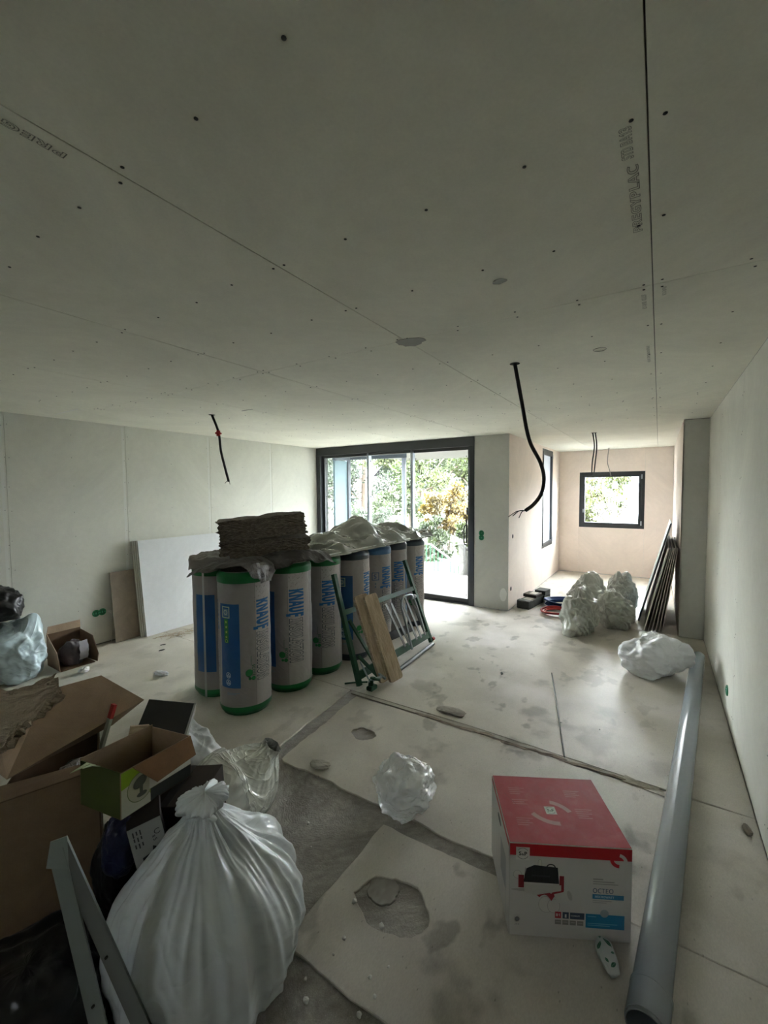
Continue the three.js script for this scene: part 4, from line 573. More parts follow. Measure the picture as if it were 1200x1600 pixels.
{ // corrugated sheaths
  const coil = (cx, cz, r0, turns, rad, rise, seed) => { const pts = [], R = rng(seed); for (let i = 0; i <= turns * 20; i++) { const a = i / 20 * 6.283, r = r0 + (R() - 0.5) * 0.01 + 0.05 * Math.sin(i / 33 + seed); pts.push(V(cx + Math.cos(a) * r, rad + 0.002 + rise * (i / 20) + 0.012 * Math.sin(a * 2 + seed), cz + Math.sin(a) * r * 0.95)); } return pts; };
  tag(mesh('blue_pipe_coil', tubeGeo(coil(-1.3, -7.2, 0.23, 6, 0.013, 0.013, 3), 0.013, 300, 7), std(0x1d3f7a, 0.5)), 'coil of dark blue corrugated pipe left of grey sacks', 'pipe coil');
  tag(mesh('red_pipe_coil', tubeGeo(coil(-1.27, -6.7, 0.19, 3, 0.012, 0.012, 5), 0.012, 180, 7), M.red), 'loose coil of red corrugated pipe in front of blue coil', 'pipe coil');
}
{ const dark = std(0x5a5d5a, 0.8, { map: dustMap }); const t = thing('block_stack', 'stack of dark grey slotted plastic blocks at alcove corner', 'blocks', [-1.72, 0, -6.9], -0.16);
  mesh('block', [boxGeo(-0.1, 0.002, -0.35, 0.1, 0.12, 0.2, 0.008), boxGeo(-0.1, 0.12, 0.1, 0.1, 0.128, 0.19, 0.002)], dark, t); mesh('block', boxGeo(-0.13, 0.12, -0.34, 0.09, 0.17, -0.1, 0.008), std(0x4a4440, 0.8), t); mesh('block', boxGeo(-0.06, 0.12, -0.62, 0.12, 0.19, -0.4, 0.008), dark, t); mesh('block', boxGeo(-0.08, 0.002, -0.62, 0.12, 0.12, -0.36, 0.008), dark, t);
  mesh('slot', [boxGeo(-0.06, 0.121, -0.08, 0.06, 0.1235, 0.06), boxGeo(-0.05, 0.17, -0.3, 0.05, 0.1715, -0.16)], std(0xb5b0a8, 0.9), t); }
{ const R = rng(77), t = thing('rag_scraps', 'small pale paper scraps stuck low on alcove rear wall', 'paper scraps', [-0.52, 0.0, -8.2]); for (let i = 0; i < 4; i++) mesh('scrap', grounded(flipped(lumpGeo({ rx: 0.07 + R() * 0.05, ry: 0.03, rz: 0.05, seed: i * 3.3, sharp: 0.3, n: 30 }))).translate((R() - 0.5) * 0.4, 0, (R() - 0.5) * 0.3), std(i % 2 ? 0xd9cfc2 : 0x8a6f5a, 0.9), t); t.userData.label = 'small pale paper scraps on floor behind the grey sacks'; }

// --- grey drain pipe and white bag along the right wall ---
{ const a = V(0.0, 0.0655, -1.58), b = V(0.385, 0.0655, -5.55), d = b.clone().sub(a).normalize(); const t = thing('drain_pipe', 'long grey plastic drain pipe lying along right wall', 'pipe', [0, 0, 0]);
  mesh('pipe_barrel', pipeGeo(a, b, 0.0625, 0.058, 48), M.pvc, t); mesh('pipe_socket', pipeGeo(a.clone().addScaledVector(d, 0.012), a.clone().addScaledVector(d, 0.13), 0.0655, 0.0622, 48), M.pvc, t); const k = pipeGeo(a.clone().addScaledVector(d, 0.124), a.clone().addScaledVector(d, 0.138), 0.067, 0.063, 48); mesh('socket_ring', k, M.pvc, t); }
lump('white_bag', 'full white plastic sack at far end of grey drain pipe', 'bag', [0.0, 0, -5.0], { rx: 0.29, ry: 0.25, rz: 0.25, seed: 24.9, amp: 0.14, sharp: 0.24, f: 1.2, nf: 16, fp: 16, pull: [[-0.9, 0.3, -0.2, 0.25, 0.3]], fl: 0.14 }, phy(0xe4e5e6, 0.34, { bumpMap: wrinkle, bumpScale: 0.012, transmission: 0.12, thickness: 0, side: THREE.DoubleSide }), 0.2);

// --- red and white fan box ---
{
  const t = thing('fan_box', 'red topped white ventilation unit carton standing on floor by the pipe', 'carton', [-0.374, 0.0, -2.005], Math.atan2(0.23, 0.43)); const w = 0.49, d = 0.42, h = 0.4;
  const box = new RoundedBoxGeometry(w, h, d, 2, 0.004); box.translate(0, h / 2 + 0.001, 0);
  mesh('carton_body', box, std(0xc9c6c2, 0.6), t);
  const face = (W, Hh, draw, g, name) => mesh(name, g, phy(0xffffff, 0.5, { map: canvasTex(W, Hh, draw), clearcoat: 0.15 }), t);
  const sp = (x, cx, cy, s, rot = 0) => { x.save(); x.translate(cx, cy); x.rotate(rot); x.fillStyle = '#e4e1db'; x.fillRect(-s / 2, -s / 2, s, s); x.fillStyle = '#111'; x.font = `bold ${s * 0.42}px sans-serif`; x.textAlign = 'center'; x.textBaseline = 'middle'; x.fillText('S', -s * 0.2, 0); x.fillText('P', s * 0.2, 0); x.font = `bold ${s * 0.22}px sans-serif`; x.fillText('&', 0, s * 0.07); x.strokeStyle = '#333'; x.lineWidth = s * 0.025; x.beginPath(); x.arc(0, 0, s * 0.42, 0.5, 2.7); x.stroke(); x.beginPath(); x.arc(0, 0, s * 0.42, 3.7, 5.7); x.stroke(); x.restore(); };
  const front = new THREE.PlaneGeometry(w - 0.006, h - 0.004); front.translate(0, h / 2 + 0.001, d / 2 + 0.0008);
  face(980, 800, (x, W, HH) => {
    x.fillStyle = '#d6d3cf'; x.fillRect(0, 0, W, HH); x.fillStyle = '#c3121f'; x.fillRect(0, 0, W, 100); sp(x, 105, 84, 112);
    x.lineWidth = 28; x.lineCap = 'butt'; x.strokeStyle = '#d6d3cf'; x.beginPath(); x.arc(868, 118, 66, -1.35, -0.2); x.stroke(); x.strokeStyle = '#c3121f'; x.beginPath(); x.arc(882, 86, 62, 1.6, 2.95); x.stroke();
    // drawing of the ventilation unit
    x.fillStyle = '#b8b4ae'; x.beginPath(); x.ellipse(200, 400, 190, 14, 0, 0, 7); x.fill();
    x.fillStyle = '#dcd8d2'; for (const [cx, cy, rx, ry] of [[62, 268, 34, 34], [245, 165, 16, 40], [300, 515, 62, 70], [360, 525, 50, 60]]) { x.beginPath(); x.ellipse(cx, cy, rx, ry, 0, 0, 7); x.fill(); x.strokeStyle = '#a8a49e'; x.lineWidth = 3; x.stroke(); }
    x.fillStyle = '#8e1222'; for (const [a, b, c, d2] of [[70, 270, 46, 110], [150, 360, 60, 40], [405, 260, 36, 130]]) x.fillRect(a, b, c, d2);
    x.strokeStyle = '#9c1424'; x.lineWidth = 34; x.beginPath(); x.moveTo(230, 445); x.quadraticCurveTo(290, 380, 340, 450); x.quadraticCurveTo(380, 380, 440, 390); x.stroke();
    x.fillStyle = '#cfcbc5'; x.beginPath(); x.moveTo(120, 350); x.lineTo(210, 350); x.lineTo(420, 340); x.lineTo(420, 390); x.lineTo(210, 440); x.lineTo(120, 420); x.fill();
    x.fillStyle = '#dad6d0'; x.save(); x.translate(430, 440); x.rotate(-0.3); x.fillRect(-60, -38, 120, 84); x.beginPath(); x.ellipse(60, 4, 18, 44, 0, 0, 7); x.fillStyle = '#bdb9b4'; x.fill(); x.restore();
    x.fillStyle = '#25262a'; x.beginPath(); x.moveTo(135, 210); x.lineTo(200, 178); x.lineTo(390, 190); x.lineTo(402, 330); x.lineTo(112, 330); x.fill(); x.strokeStyle = '#15161a'; x.lineWidth = 3; for (let i = 0; i < 12; i++) { x.beginPath(); x.moveTo(128 + i * 23, 205); x.lineTo(118 + i * 24, 326); x.stroke(); } x.lineWidth = 9; x.strokeStyle = '#2a2b2f'; x.beginPath(); x.arc(335, 200, 36, 3.3, 6.1); x.stroke(); x.fillStyle = '#3a3b40'; x.fillRect(180, 262, 150, 14);
    // right hand print
    x.fillStyle = '#a9a6a2'; x.fillRect(675, 262, 80, 12); x.fillRect(675, 284, 170, 10); x.fillRect(675, 304, 200, 8); x.fillStyle = '#2d4a6e'; x.font = '500 54px sans-serif'; x.fillText('OCTEO', 672, 386); x.fillStyle = '#2d7fae'; x.fillRect(672, 398, 250, 40); x.fillStyle = '#c9dfea'; x.font = 'bold 26px sans-serif'; x.fillText('MICROWATT', 690, 428);
    x.fillStyle = '#b4b1ad'; x.fillRect(675, 450, 150, 7); x.fillRect(675, 466, 110, 7);
    x.fillStyle = '#b02a38'; x.fillRect(372, 572, 50, 56); x.fillStyle = '#32405a'; x.fillRect(434, 572, 50, 56); x.fillRect(494, 572, 116, 56); x.fillStyle = '#d8d8d8'; x.font = 'bold 34px sans-serif'; x.fillText('B1', 377, 612); x.fillRect(452, 590, 14, 30); x.font = 'bold 16px sans-serif'; x.fillText('ECOWATT', 500, 606); x.fillStyle = '#8b8884'; for (let i = 0; i < 4; i++) { x.fillRect(372 + i * 60, 642, 50, 40); x.fillStyle = '#b7b4b0'; x.fillRect(380 + i * 60, 656, 34, 6); x.fillStyle = '#8b8884'; }
    x.fillStyle = '#1f86b4'; x.fillRect(620, 572, 310, 122); x.fillStyle = '#a9b4b8'; x.beginPath(); x.arc(770, 562, 34, 0, 7); x.fill(); x.fillStyle = '#6fb6d2'; x.fillRect(634, 590, 70, 8); x.fillRect(634, 650, 240, 8); x.fillRect(634, 666, 180, 8);
    x.fillStyle = '#77747a'; x.beginPath(); x.arc(62, 660, 20, 0, 7); x.fill(); x.font = '20px sans-serif'; x.fillText('24 h', 40, 712);
  }, front, 'front_print');
  const top = new THREE.PlaneGeometry(w - 0.006, d - 0.006); top.rotateX(-Math.PI / 2); top.translate(0, h + 0.0018, 0);
  face(980, 840, (x, W, HH) => { x.fillStyle = '#b5293a'; x.fillRect(0, 0, W, HH); const R = rng(3); for (let i = 0; i < 400; i++) { x.fillStyle = `rgba(225,190,190,${0.015 + R() * 0.04})`; x.beginPath(); x.ellipse(R() * W, R() * HH, 20 + R() * 90, 10 + R() * 40, R() * 3, 0, 7); x.fill(); }
    x.lineWidth = 46; x.strokeStyle = '#d9a2a4'; x.beginPath(); x.arc(420, 560, 215, -1.35, -0.45); x.stroke(); x.beginPath(); x.arc(480, 360, 250, 1.55, 2.55); x.stroke(); sp(x, 445, 455, 96);
    x.fillStyle = 'rgba(222,160,165,0.55)'; for (const [a, b, n] of [[120, 170, 4], [120, 330, 3], [110, 560, 4], [640, 180, 4], [670, 420, 5]]) for (let i = 0; i < n; i++) x.fillRect(a, b + i * 26, 150 - (i * 37) % 60, 12);
    x.strokeStyle = '#8d2030'; x.lineWidth = 3; x.beginPath(); x.moveTo(70, 250); x.lineTo(150, 400); x.moveTo(330, 0); x.lineTo(500, 24); x.stroke(); x.strokeStyle = '#a0233a'; x.lineWidth = 2; x.strokeRect(2, 2, W - 4, HH - 4); }, top, 'lid_print');
  const side = new THREE.PlaneGeometry(d - 0.006, h - 0.004); side.rotateY(-Math.PI / 2); side.translate(-w / 2 - 0.0008, h / 2 + 0.001, 0);
  face(840, 800, (x, W, HH) => { x.fillStyle = '#d2cfcb'; x.fillRect(0, 0, W, HH); x.fillStyle = '#c3121f'; x.fillRect(0, 0, W, 40); x.fillStyle = '#1a1a1c'; x.beginPath(); x.ellipse(420, 130, 80, 32, 0, 0, 7); x.fill(); x.strokeStyle = '#8a8a90'; x.lineWidth = 4; for (let i = 0; i < 5; i++) { x.beginPath(); x.moveTo(120 + i * 140, 240); x.lineTo(160 + i * 140, 780); x.stroke(); } x.fillStyle = '#a6a6a8'; x.fillRect(480, 240, 240, 300); }, side, 'side_print');
}
// wipes pack with leaf print
{ const g = flipped(lumpGeo({ rx: 0.04, ry: 0.026, rz: 0.095, seed: 31.2, amp: 0.08, sharp: 0.06, f: 1.2, n: 60 })); grounded(g, 0, 0.2); const p = g.attributes.position, uv = g.attributes.uv; for (let i = 0; i < p.count; i++) uv.setXY(i, p.getX(i) / 0.08 + 0.5, p.getZ(i) / 0.19 + 0.5);
  const tx = canvasTex(256, 512, (x) => { x.fillStyle = '#d9dcd8'; x.fillRect(0, 0, 256, 512); const R = rng(6); x.fillStyle = '#2f6b50'; for (const [a, b, r, k] of [[150, 130, 46, 0.6], [90, 170, 30, 2], [60, 330, 50, 0.9], [170, 360, 62, 2.2], [190, 250, 26, 0.3], [110, 440, 34, 1.3]]) { x.save(); x.translate(a, b); x.rotate(k); x.beginPath(); x.moveTo(-r, 0); x.quadraticCurveTo(0, -r * 0.8, r, 0); x.quadraticCurveTo(0, r * 0.8, -r, 0); x.fill(); x.strokeStyle = '#8fb49e'; x.lineWidth = 3; x.beginPath(); x.moveTo(-r, 0); x.lineTo(r, 0); x.stroke(); x.restore(); } });
  const m = mesh('wipes_pack', g, phy(0xffffff, 0.4, { map: tx })); m.position.set(-0.135, 0, -1.815); m.rotation.y = 0.42; tag(m, 'small white pack with green leaf print in front of red carton', 'packet'); }

// --- clear plastic bag on the floor plates ---
{ const g = flipped(lumpGeo({ rx: 0.19, ry: 0.14, rz: 0.235, seed: 41.3, amp: 0.16, sharp: 0.3, f: 1.5, n: 150, nf: 16, fp: 16, pull: [[-0.9, 0.1, -0.2, 0.3, 0.2], [-0.3, 0.1, -0.95, 0.25, 0.2]] })); grounded(g, 0, 0.12);
  const m = mesh('clear_bag', g, phy(0xfafcfd, 0.2, { transmission: 0.62, thickness: 0, ior: 1.7, bumpMap: wrinkle, bumpScale: 0.01, side: THREE.DoubleSide })); m.position.set(-1.24, 0, -2.13); m.rotation.y = 0.45; tag(m, 'crumpled clear plastic bag lying alone on middle of floor', 'bag'); }

// --- left wall corner: bags and a small carton ---
lump('white_bag', 'bluish white rubbish bag below black bag at left edge', 'bag', [-5.36, 0, -1.52], { rx: 0.27, ry: 0.34, rz: 0.3, seed: 51.7, amp: 0.12, sharp: 0.16, f: 1.3, pull: [[0.3, 0.85, -0.45, 0.35, 0.15]], fl: 0.12 }, phy(0xb9cacf, 0.3, { bumpMap: wrinkle, bumpScale: 0.012, side: THREE.DoubleSide }), 0.3);
{ lump('black_bag', 'black rubbish bag slumped on top of bluish white bag', 'bag', [-5.42, 0.63, -1.42], { rx: 0.22, ry: 0.22, rz: 0.24, seed: 57.1, amp: 0.16, sharp: 0.2, f: 1.4, fl: 0.2 }, M.black, 1.1); }
// small open carton with a dark bundle in it
{
  const t = thing('small_carton', 'small open brown cardboard box by left wall near white bag', 'carton', [-5.3, 0, -2.0], 0.0); const W = 0.2, D = 0.32, h = 0.34, th = 0.006;
  // opening faces the room (+x)
  mesh('carton_back', boxGeo(-W - th, 0.003, -D / 2, -W, h, D / 2, 0.001), M.cardDark, t); mesh('carton_base', boxGeo(-W, 0.003, -D / 2, 0.13, 0.009, D / 2, 0.001), M.cardDark, t);
  mesh('carton_side', slabGeo([V(-W, 0.009, D / 2), V(0.13, 0.009, D / 2 + 0.01), V(0.1, 0.2, D / 2 + 0.02), V(-W, h, D / 2)], th, V(0, 0, 1)), M.card, t); mesh('carton_side', slabGeo([V(-W, 0.009, -D / 2), V(0.14, 0.009, -D / 2 - 0.02), V(0.17, 0.1, -D / 2 - 0.02), V(0.05, 0.28, -D / 2 - 0.02), V(-W, h - 0.02, -D / 2)], th, V(0, 0, -1)), M.cardDark, t);
  mesh('carton_flap', slabGeo([V(-W, h, -D / 2), V(-W, h, D / 2), V(-W - 0.04, h + 0.07, D / 2 - 0.03), V(-W - 0.05, h + 0.07, -D / 2 - 0.02)], th, V(1, 0.3, 0)), M.card, t);
  const b = lump('dark_bundle', 'dark wrapped bundle sitting inside small carton by left wall', 'bundle', [-5.33, 0.012, -2.0], { rx: 0.13, ry: 0.2, rz: 0.13, seed: 63.3, amp: 0.1, sharp: 0.1, f: 1.3, fl: 0.2 }, phy(0x4a4347, 0.45, { bumpMap: wrinkle, bumpScale: 0.004 }), 0.2); const pg = sheetGeo(16, 16, (u, v) => V(0.03 + 0.02 * Math.sin(v * 3) , 0.05 + v * 0.2, -0.11 + u * 0.09 + 0.01 * noise(u * 4, v * 4, 1)), 0.003); pg.translate(0.09, 0.0, 0.02); mesh('paper_wrap', pg, std(0x8b868a, 0.8), b);
  const c = lump('paper_scrap', 'small crumpled white packet on floor before small carton', 'packet', [-4.98, 0, -1.97], { rx: 0.045, ry: 0.03, rz: 0.07, seed: 66.6, amp: 0.2, sharp: 0.3, f: 1.5, n: 50 }, phy(0xd8d9da, 0.4), 0.5);
}

// --- foreground heap ---
const FL = V(-2.335, 0, -0.24), FR = V(-2.125, 0, -0.885), BR = V(-2.53, 0, -1.06), BL = V(-2.47, 0, -0.22);
{
  const t = thing('big_carton', 'big open brown cardboard box with raised flap in left foreground', 'carton', [-2.3, 0, -0.6]); const o = t.position; const up = (p, y) => V(p.x - o.x, y, p.z - o.z); const hh = 0.6;
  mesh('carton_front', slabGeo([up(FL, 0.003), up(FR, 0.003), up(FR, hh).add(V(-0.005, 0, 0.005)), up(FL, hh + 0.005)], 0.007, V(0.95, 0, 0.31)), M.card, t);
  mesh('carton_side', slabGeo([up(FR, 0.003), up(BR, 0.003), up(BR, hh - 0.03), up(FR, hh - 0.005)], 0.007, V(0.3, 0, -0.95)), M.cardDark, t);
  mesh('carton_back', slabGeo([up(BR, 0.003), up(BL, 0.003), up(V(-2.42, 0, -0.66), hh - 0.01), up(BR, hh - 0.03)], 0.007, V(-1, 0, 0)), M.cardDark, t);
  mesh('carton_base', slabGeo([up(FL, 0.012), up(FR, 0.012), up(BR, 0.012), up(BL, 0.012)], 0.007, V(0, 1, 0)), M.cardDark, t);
  // front fold lip and the tall rear flap
  mesh('carton_flap', slabGeo([V(-2.405, 0.592, -0.635), V(-2.52, 0.572, -1.125), V(-2.47, 0.665, -1.275), V(-2.7, 0.8, -1.155), V(-2.72, 0.81, -0.9), V(-2.6, 0.86, -0.65), V(-2.5, 0.8, -0.5)].map((p) => p.sub(o)), 0.007, V(0.8, 0.55, 0.2)), M.card, t);
  mesh('carton_flap', slabGeo([up(FL, hh + 0.005), up(FR, hh), V(FR.x - 0.075, hh + 0.012, FR.z + 0.02).sub(V(o.x, 0, o.z)), V(FL.x - 0.1, hh + 0.012, FL.z - 0.16).sub(V(o.x, 0, o.z))], 0.006, V(0.2, 1, 0)), std(0x86705a, 0.9, { map: cardMap }), t);
}
// wool lump over the flap
{ const s = [], R = rng(9); const top = [[-2.42, 1.0, -0.45], [-2.38, 1.02, -0.62], [-2.35, 1.0, -0.72], [-2.325, 0.955, -0.8], [-2.33, 0.9, -0.78], [-2.345, 0.86, -0.71], [-2.33, 0.82, -0.68], [-2.35, 0.77, -0.62], [-2.37, 0.66, -0.57], [-2.39, 0.58, -0.5], [-2.43, 0.6, -0.4]];
  const g = sheetGeo(60, 50, (u, v) => { // ragged piece with beige paper face
    const z = lerp(-0.36, -0.8, u), yt = lerp(1.0, 0.985, u) + 0.02 * noise(u * 5, 1, 2), yb = lerp(0.5, 0.94, Math.pow(u, 0.9)) + 0.035 * noise(u * 14, 2, 2) + 0.02 * noise(u * 40, 5, 2), y = lerp(yb, yt, v); const x = -2.43 + 0.13 * u + 0.11 * (1.0 - y) + 0.025 * fbm(u * 5, v * 4, 3, 3) + (v < 0.25 ? 0.03 * (0.25 - v) * 4 * noise(u * 30, v * 12, 4) : 0); return V(x - (1 - v) * 0.02, y, z); }, 0.05);
  const m = mesh('wool_piece', uvBox(g), M.woolTan); tag(m, 'torn beige faced insulation piece draped over the raised carton flap', 'wool piece'); }
// things inside the big carton
tag(mesh('marking_stick', barGeo(V(-2.44, 0.02, -0.86), V(-2.44, 0.72, -1.1), 0.03, 0.016), std(0xb9bdae, 0.6)), 'pale flat stick with red tip poking out of big carton', 'stick'); { const st = scene.children[scene.children.length - 1]; const g = barGeo(V(-2.44, 0.655, -1.078), V(-2.44, 0.722, -1.101), 0.032, 0.018); mesh('red_tip', g, M.red, st); }
lump('black_bag', 'crumpled black plastic inside opening of big carton', 'bag', [-2.41, 0.25, -0.83], { rx: 0.1, ry: 0.17, rz: 0.17, seed: 71.1, amp: 0.2, sharp: 0.25, f: 1.4, fl: 0.1, n: 80 }, M.black, 0.4);
lump('grey_rag', 'grey film scrap on front rim inside big carton', 'film', [-2.27, 0.5, -0.83], { rx: 0.07, ry: 0.06, rz: 0.09, seed: 73.9, amp: 0.2, sharp: 0.3, f: 1.6, n: 60 }, M.greyFilm, 0.4);
// printed carton: bright green and white, open top
const basis = (o, u, v) => { const x = u.clone().sub(o).normalize(), y0 = v.clone().sub(o), z = x.clone().cross(y0).normalize(), y = z.clone().cross(x); return new THREE.Matrix4().makeBasis(x, y, z).setPosition(o); };
{
  const t = thing('lamp_carton', 'open brown carton with green and white lamp print on rubbish heap', 'carton'); t.applyMatrix4(basis(V(-1.8, 0.535, -0.82), V(-1.84, 0.515, -1.12), V(-1.81, 0.72, -0.81)));
  const w = 0.34, h = 0.185, d = 0.27, th = 0.005;
  const tx = canvasTex(680, 370, (x, W, HH) => { x.fillStyle = '#c9c8b4'; x.fillRect(0, 0, W, HH); x.fillStyle = '#8fae1c'; x.beginPath(); x.moveTo(0, 0); x.lineTo(260, 0); x.quadraticCurveTo(200, 120, 0, 140); x.fill(); x.fillStyle = '#b9b79e'; x.beginPath(); x.arc(170, 190, 118, 0, 7); x.fill(); x.strokeStyle = '#6f7a50'; x.lineWidth = 6; x.stroke(); x.fillStyle = '#4a4f44'; x.beginPath(); x.ellipse(165, 150, 64, 46, -0.4, 0, 7); x.fill(); x.fillRect(160, 180, 30, 70); x.beginPath(); x.ellipse(180, 258, 46, 20, 0, 0, 7); x.fill(); x.fillStyle = '#9aa85a'; x.beginPath(); x.arc(300, 270, 50, 0, 7); x.fill(); x.fillStyle = '#d3d2c6'; x.fillRect(250, 150, 430, 110); x.fillStyle = '#2a2b28'; x.fillRect(260, 262, 420, 108); });
  mesh('carton_front', boxGeo(0, 0, -th, w, h, 0, 0.001), M.card, t); const pf = new THREE.PlaneGeometry(w - 0.004, h - 0.004); pf.translate(w / 2, h / 2, 0.0008); mesh('front_print', pf, phy(0xffffff, 0.5, { map: tx }), t);
  mesh('carton_side', boxGeo(0, 0, -d, th, h, -th, 0.001), std(0x414d14, 0.6), t); mesh('carton_side', boxGeo(w - th, 0, -d, w, h, -th, 0.001), M.card, t); mesh('carton_back', boxGeo(0, 0, -d, w, h + 0.01, -d + th, 0.001), M.card, t); mesh('carton_base', boxGeo(0, 0, -d, w, th, 0, 0.001), M.cardDark, t);
  mesh('carton_flap', slabGeo([V(0.05, h, 0.002), V(w, h, 0.002), V(w + 0.005, h - 0.085, 0.03), V(0.14, h - 0.1, 0.034)], 0.005, V(0, 0.2, 1)), std(0x8c6a4a, 0.9, { map: cardMap }), t);
  const R = rng(4); mesh('torn_corner', [0, 1, 2].map((i) => slabGeo([V(-0.002, h, -0.22 + i * 0.03), V(0.0, h + 0.002, -0.19 + i * 0.03), V(-0.05 - R() * 0.03, h + 0.02 * i, -0.2 + i * 0.05)], 0.003)), std(0xb9c19a, 0.8), t);
}
// white labelled carton and dark boxes below it
{
  const t = thing('labelled_carton', 'tilted dark carton with white printed label under lamp carton', 'carton'); t.applyMatrix4(basis(V(-1.755, 0.325, -0.85), V(-1.70, 0.345, -0.955), V(-1.77, 0.505, -0.805)));
  mesh('carton_body', new RoundedBoxGeometry(0.125, 0.185, 0.24, 2, 0.003).translate(0.0625, 0.0925, -0.121), std(0x3a322c, 0.8, { map: cardMap }), t);
  const tx = canvasTex(250, 370, (x) => { x.fillStyle = '#a9a9a4'; x.fillRect(0, 0, 250, 370); x.fillStyle = '#3a3a3c'; for (let i = 0; i < 9; i++) x.fillRect(30 + (i % 3) * 26, 40 + Math.floor(i / 3) * 58, 10, 50 - (i * 13) % 22); x.save(); x.translate(190, 150); x.rotate(1.5); x.font = 'bold 40px sans-serif'; x.fillText('x 5', -10, 30); x.restore(); x.lineWidth = 6; x.strokeStyle = '#333'; x.beginPath(); x.arc(205, 120, 22, 0.6, 5.6); x.stroke(); x.fillStyle = '#1c1b1c'; x.beginPath(); x.moveTo(60, 370); x.lineTo(60, 300); x.lineTo(140, 280); x.lineTo(150, 230); x.lineTo(172, 250); x.lineTo(165, 320); x.lineTo(110, 370); x.fill(); });
  const pl = new THREE.PlaneGeometry(0.121, 0.181); pl.translate(0.0625, 0.0925, 0.0008); mesh('label', pl, std(0xffffff, 0.6, { map: tx }), t);
}
{ const t = thing('dark_carton', 'dark brown closed carton beside the white labelled one', 'carton', [-1.83, 0.26, -1.1], 0.55); t.rotation.z = 0.06; mesh('carton_body', new RoundedBoxGeometry(0.3, 0.245, 0.28, 2, 0.003).translate(0, 0.1225, 0), std(0x3d3129, 0.85, { map: cardMap }), t); mesh('tape', boxGeo(-0.02, 0.2455, -0.139, 0.02, 0.2465, 0.139), std(0x2a2320, 0.4), t); }
lump('rubble_sack', 'black rubble sack low at foot of big carton', 'sack', [-1.97, 0, -0.9], { rx: 0.11, ry: 0.31, rz: 0.16, seed: 81.2, amp: 0.16, sharp: 0.2, f: 1.4, fl: 0.14, n: 90 }, M.black, 0.4);
lump('rubble_sack', 'flat black rubble sack between folded metal stud and big carton', 'sack', [-1.8, 0, -0.5], { rx: 0.26, ry: 0.14, rz: 0.3, seed: 84.5, amp: 0.16, sharp: 0.2, f: 1.4, fl: 0.14, n: 90 }, M.black, 1.4);
lump('blue_bag', 'dark blue plastic bag tucked left of white labelled carton', 'bag', [-1.84, 0.3, -0.84], { rx: 0.075, ry: 0.15, rz: 0.085, seed: 88.8, amp: 0.16, sharp: 0.2, f: 1.5, n: 60 }, phy(0x15183f, 0.4, { bumpMap: wrinkle, bumpScale: 0.005 }), 0.2);
tag(mesh('grey_tube', pipeGeo(V(-1.685, 0.3, -0.83), V(-1.83, 0.27, -1.05), 0.016, 0.012, 24), std(0x9a9a96, 0.5)), 'short grey tube end under the white labelled carton', 'tube');
// translucent sack with silvery folds
{
  const ax = curve([-2.0, 0.14, -1.28], [-1.99, 0.18, -1.37], [-2.0, 0.18, -1.46], [-1.97, 0.2, -1.56], [-1.93, 0.27, -1.64], [-1.88, 0.37, -1.70]); const pr = profile([[0, 0.03], [0.08, 0.13], [0.3, 0.2], [0.6, 0.19], [0.8, 0.13], [0.93, 0.06], [1, 0.05]]);
  const fr = 150, g = flipped(gridGeo(fr, 120, (u, v) => { const a = u * 6.2832, c = ax.getPoint(v), T = ax.getTangent(v), s = T.clone().cross(V(0, 1, 0)).normalize(), n = s.clone().cross(T); const ca = Math.cos(a), sa = Math.sin(a); let r = pr(v); r += Math.min(1, r / 0.1) * (0.02 * ridge(ca * 2.2 + 2, v * 1.2 + 0.5 * noise(v * 4, ca, 3), sa * 2.2, 2) + 0.024 * fbm(ca * 1.3, v * 3, sa * 1.3, 2) + 0.006 * ridge(ca * 5, v * 1.5, sa * 5, 1) * smooth(0.25, 0.6, v)); const p = c.clone().addScaledVector(s, ca * r * 1.1).addScaledVector(n, sa * r); if (p.y < 0.03) p.y = 0.002 + Math.max(0, p.y) * 0.5; if (p.y < 0.002) p.y = 0.002; return p; }, true));
  tag(mesh('translucent_sack', g, phy(0xecede6, 0.2, { bumpMap: wrinkle, bumpScale: 0.012, metalness: 0.15, clearcoat: 0.4, side: THREE.DoubleSide })), 'translucent sack with silvery folds and pointed corner beside white rubbish bag', 'sack');
  tag(mesh('grey_tube', pipeGeo(V(-1.935, 0.012, -1.59), V(-2.05, 0.012, -1.75), 0.02, 0.016, 24), M.cable), 'black tube end on floor by the translucent sack', 'tube');
}
// white bag with black boards in it
{
  lump('white_bag', 'white plastic bag holding black boxes behind lamp carton', 'bag', [-2.36, 0.0, -1.43], { rx: 0.24, ry: 0.3, rz: 0.24, seed: 91.4, amp: 0.1, sharp: 0.14, f: 1.3, fl: 0.12 }, phy(0xc3c6c6, 0.38, { bumpMap: wrinkle, bumpScale: 0.004, side: THREE.DoubleSide }), 0.9);
  const t = thing('black_box', 'flat black box with pale edge lying on white bag behind lamp carton', 'box', [-2.31, 0.555, -1.3], 0.65); t.rotation.order = 'YXZ'; t.rotation.x = 0.55; t.rotation.z = -0.25; mesh('box_body', new RoundedBoxGeometry(0.25, 0.07, 0.24, 2, 0.004), std(0x2b2b2c, 0.6), t); mesh('pale_edge', [boxGeo(0.122, -0.04, -0.12, 0.134, 0.04, 0.12, 0.002), boxGeo(-0.125, 0.034, 0.11, 0.125, 0.039, 0.12, 0.001)], std(0x9b9a96, 0.6), t);
  tag(mesh('wood_offcut', barGeo(V(-2.28, 0.42, -1.1), V(-2.3, 0.62, -1.16), 0.09, 0.02, V(1, 0, 0.4)), M.wood), 'pale wood offcut standing between big carton and black box', 'offcut');
}
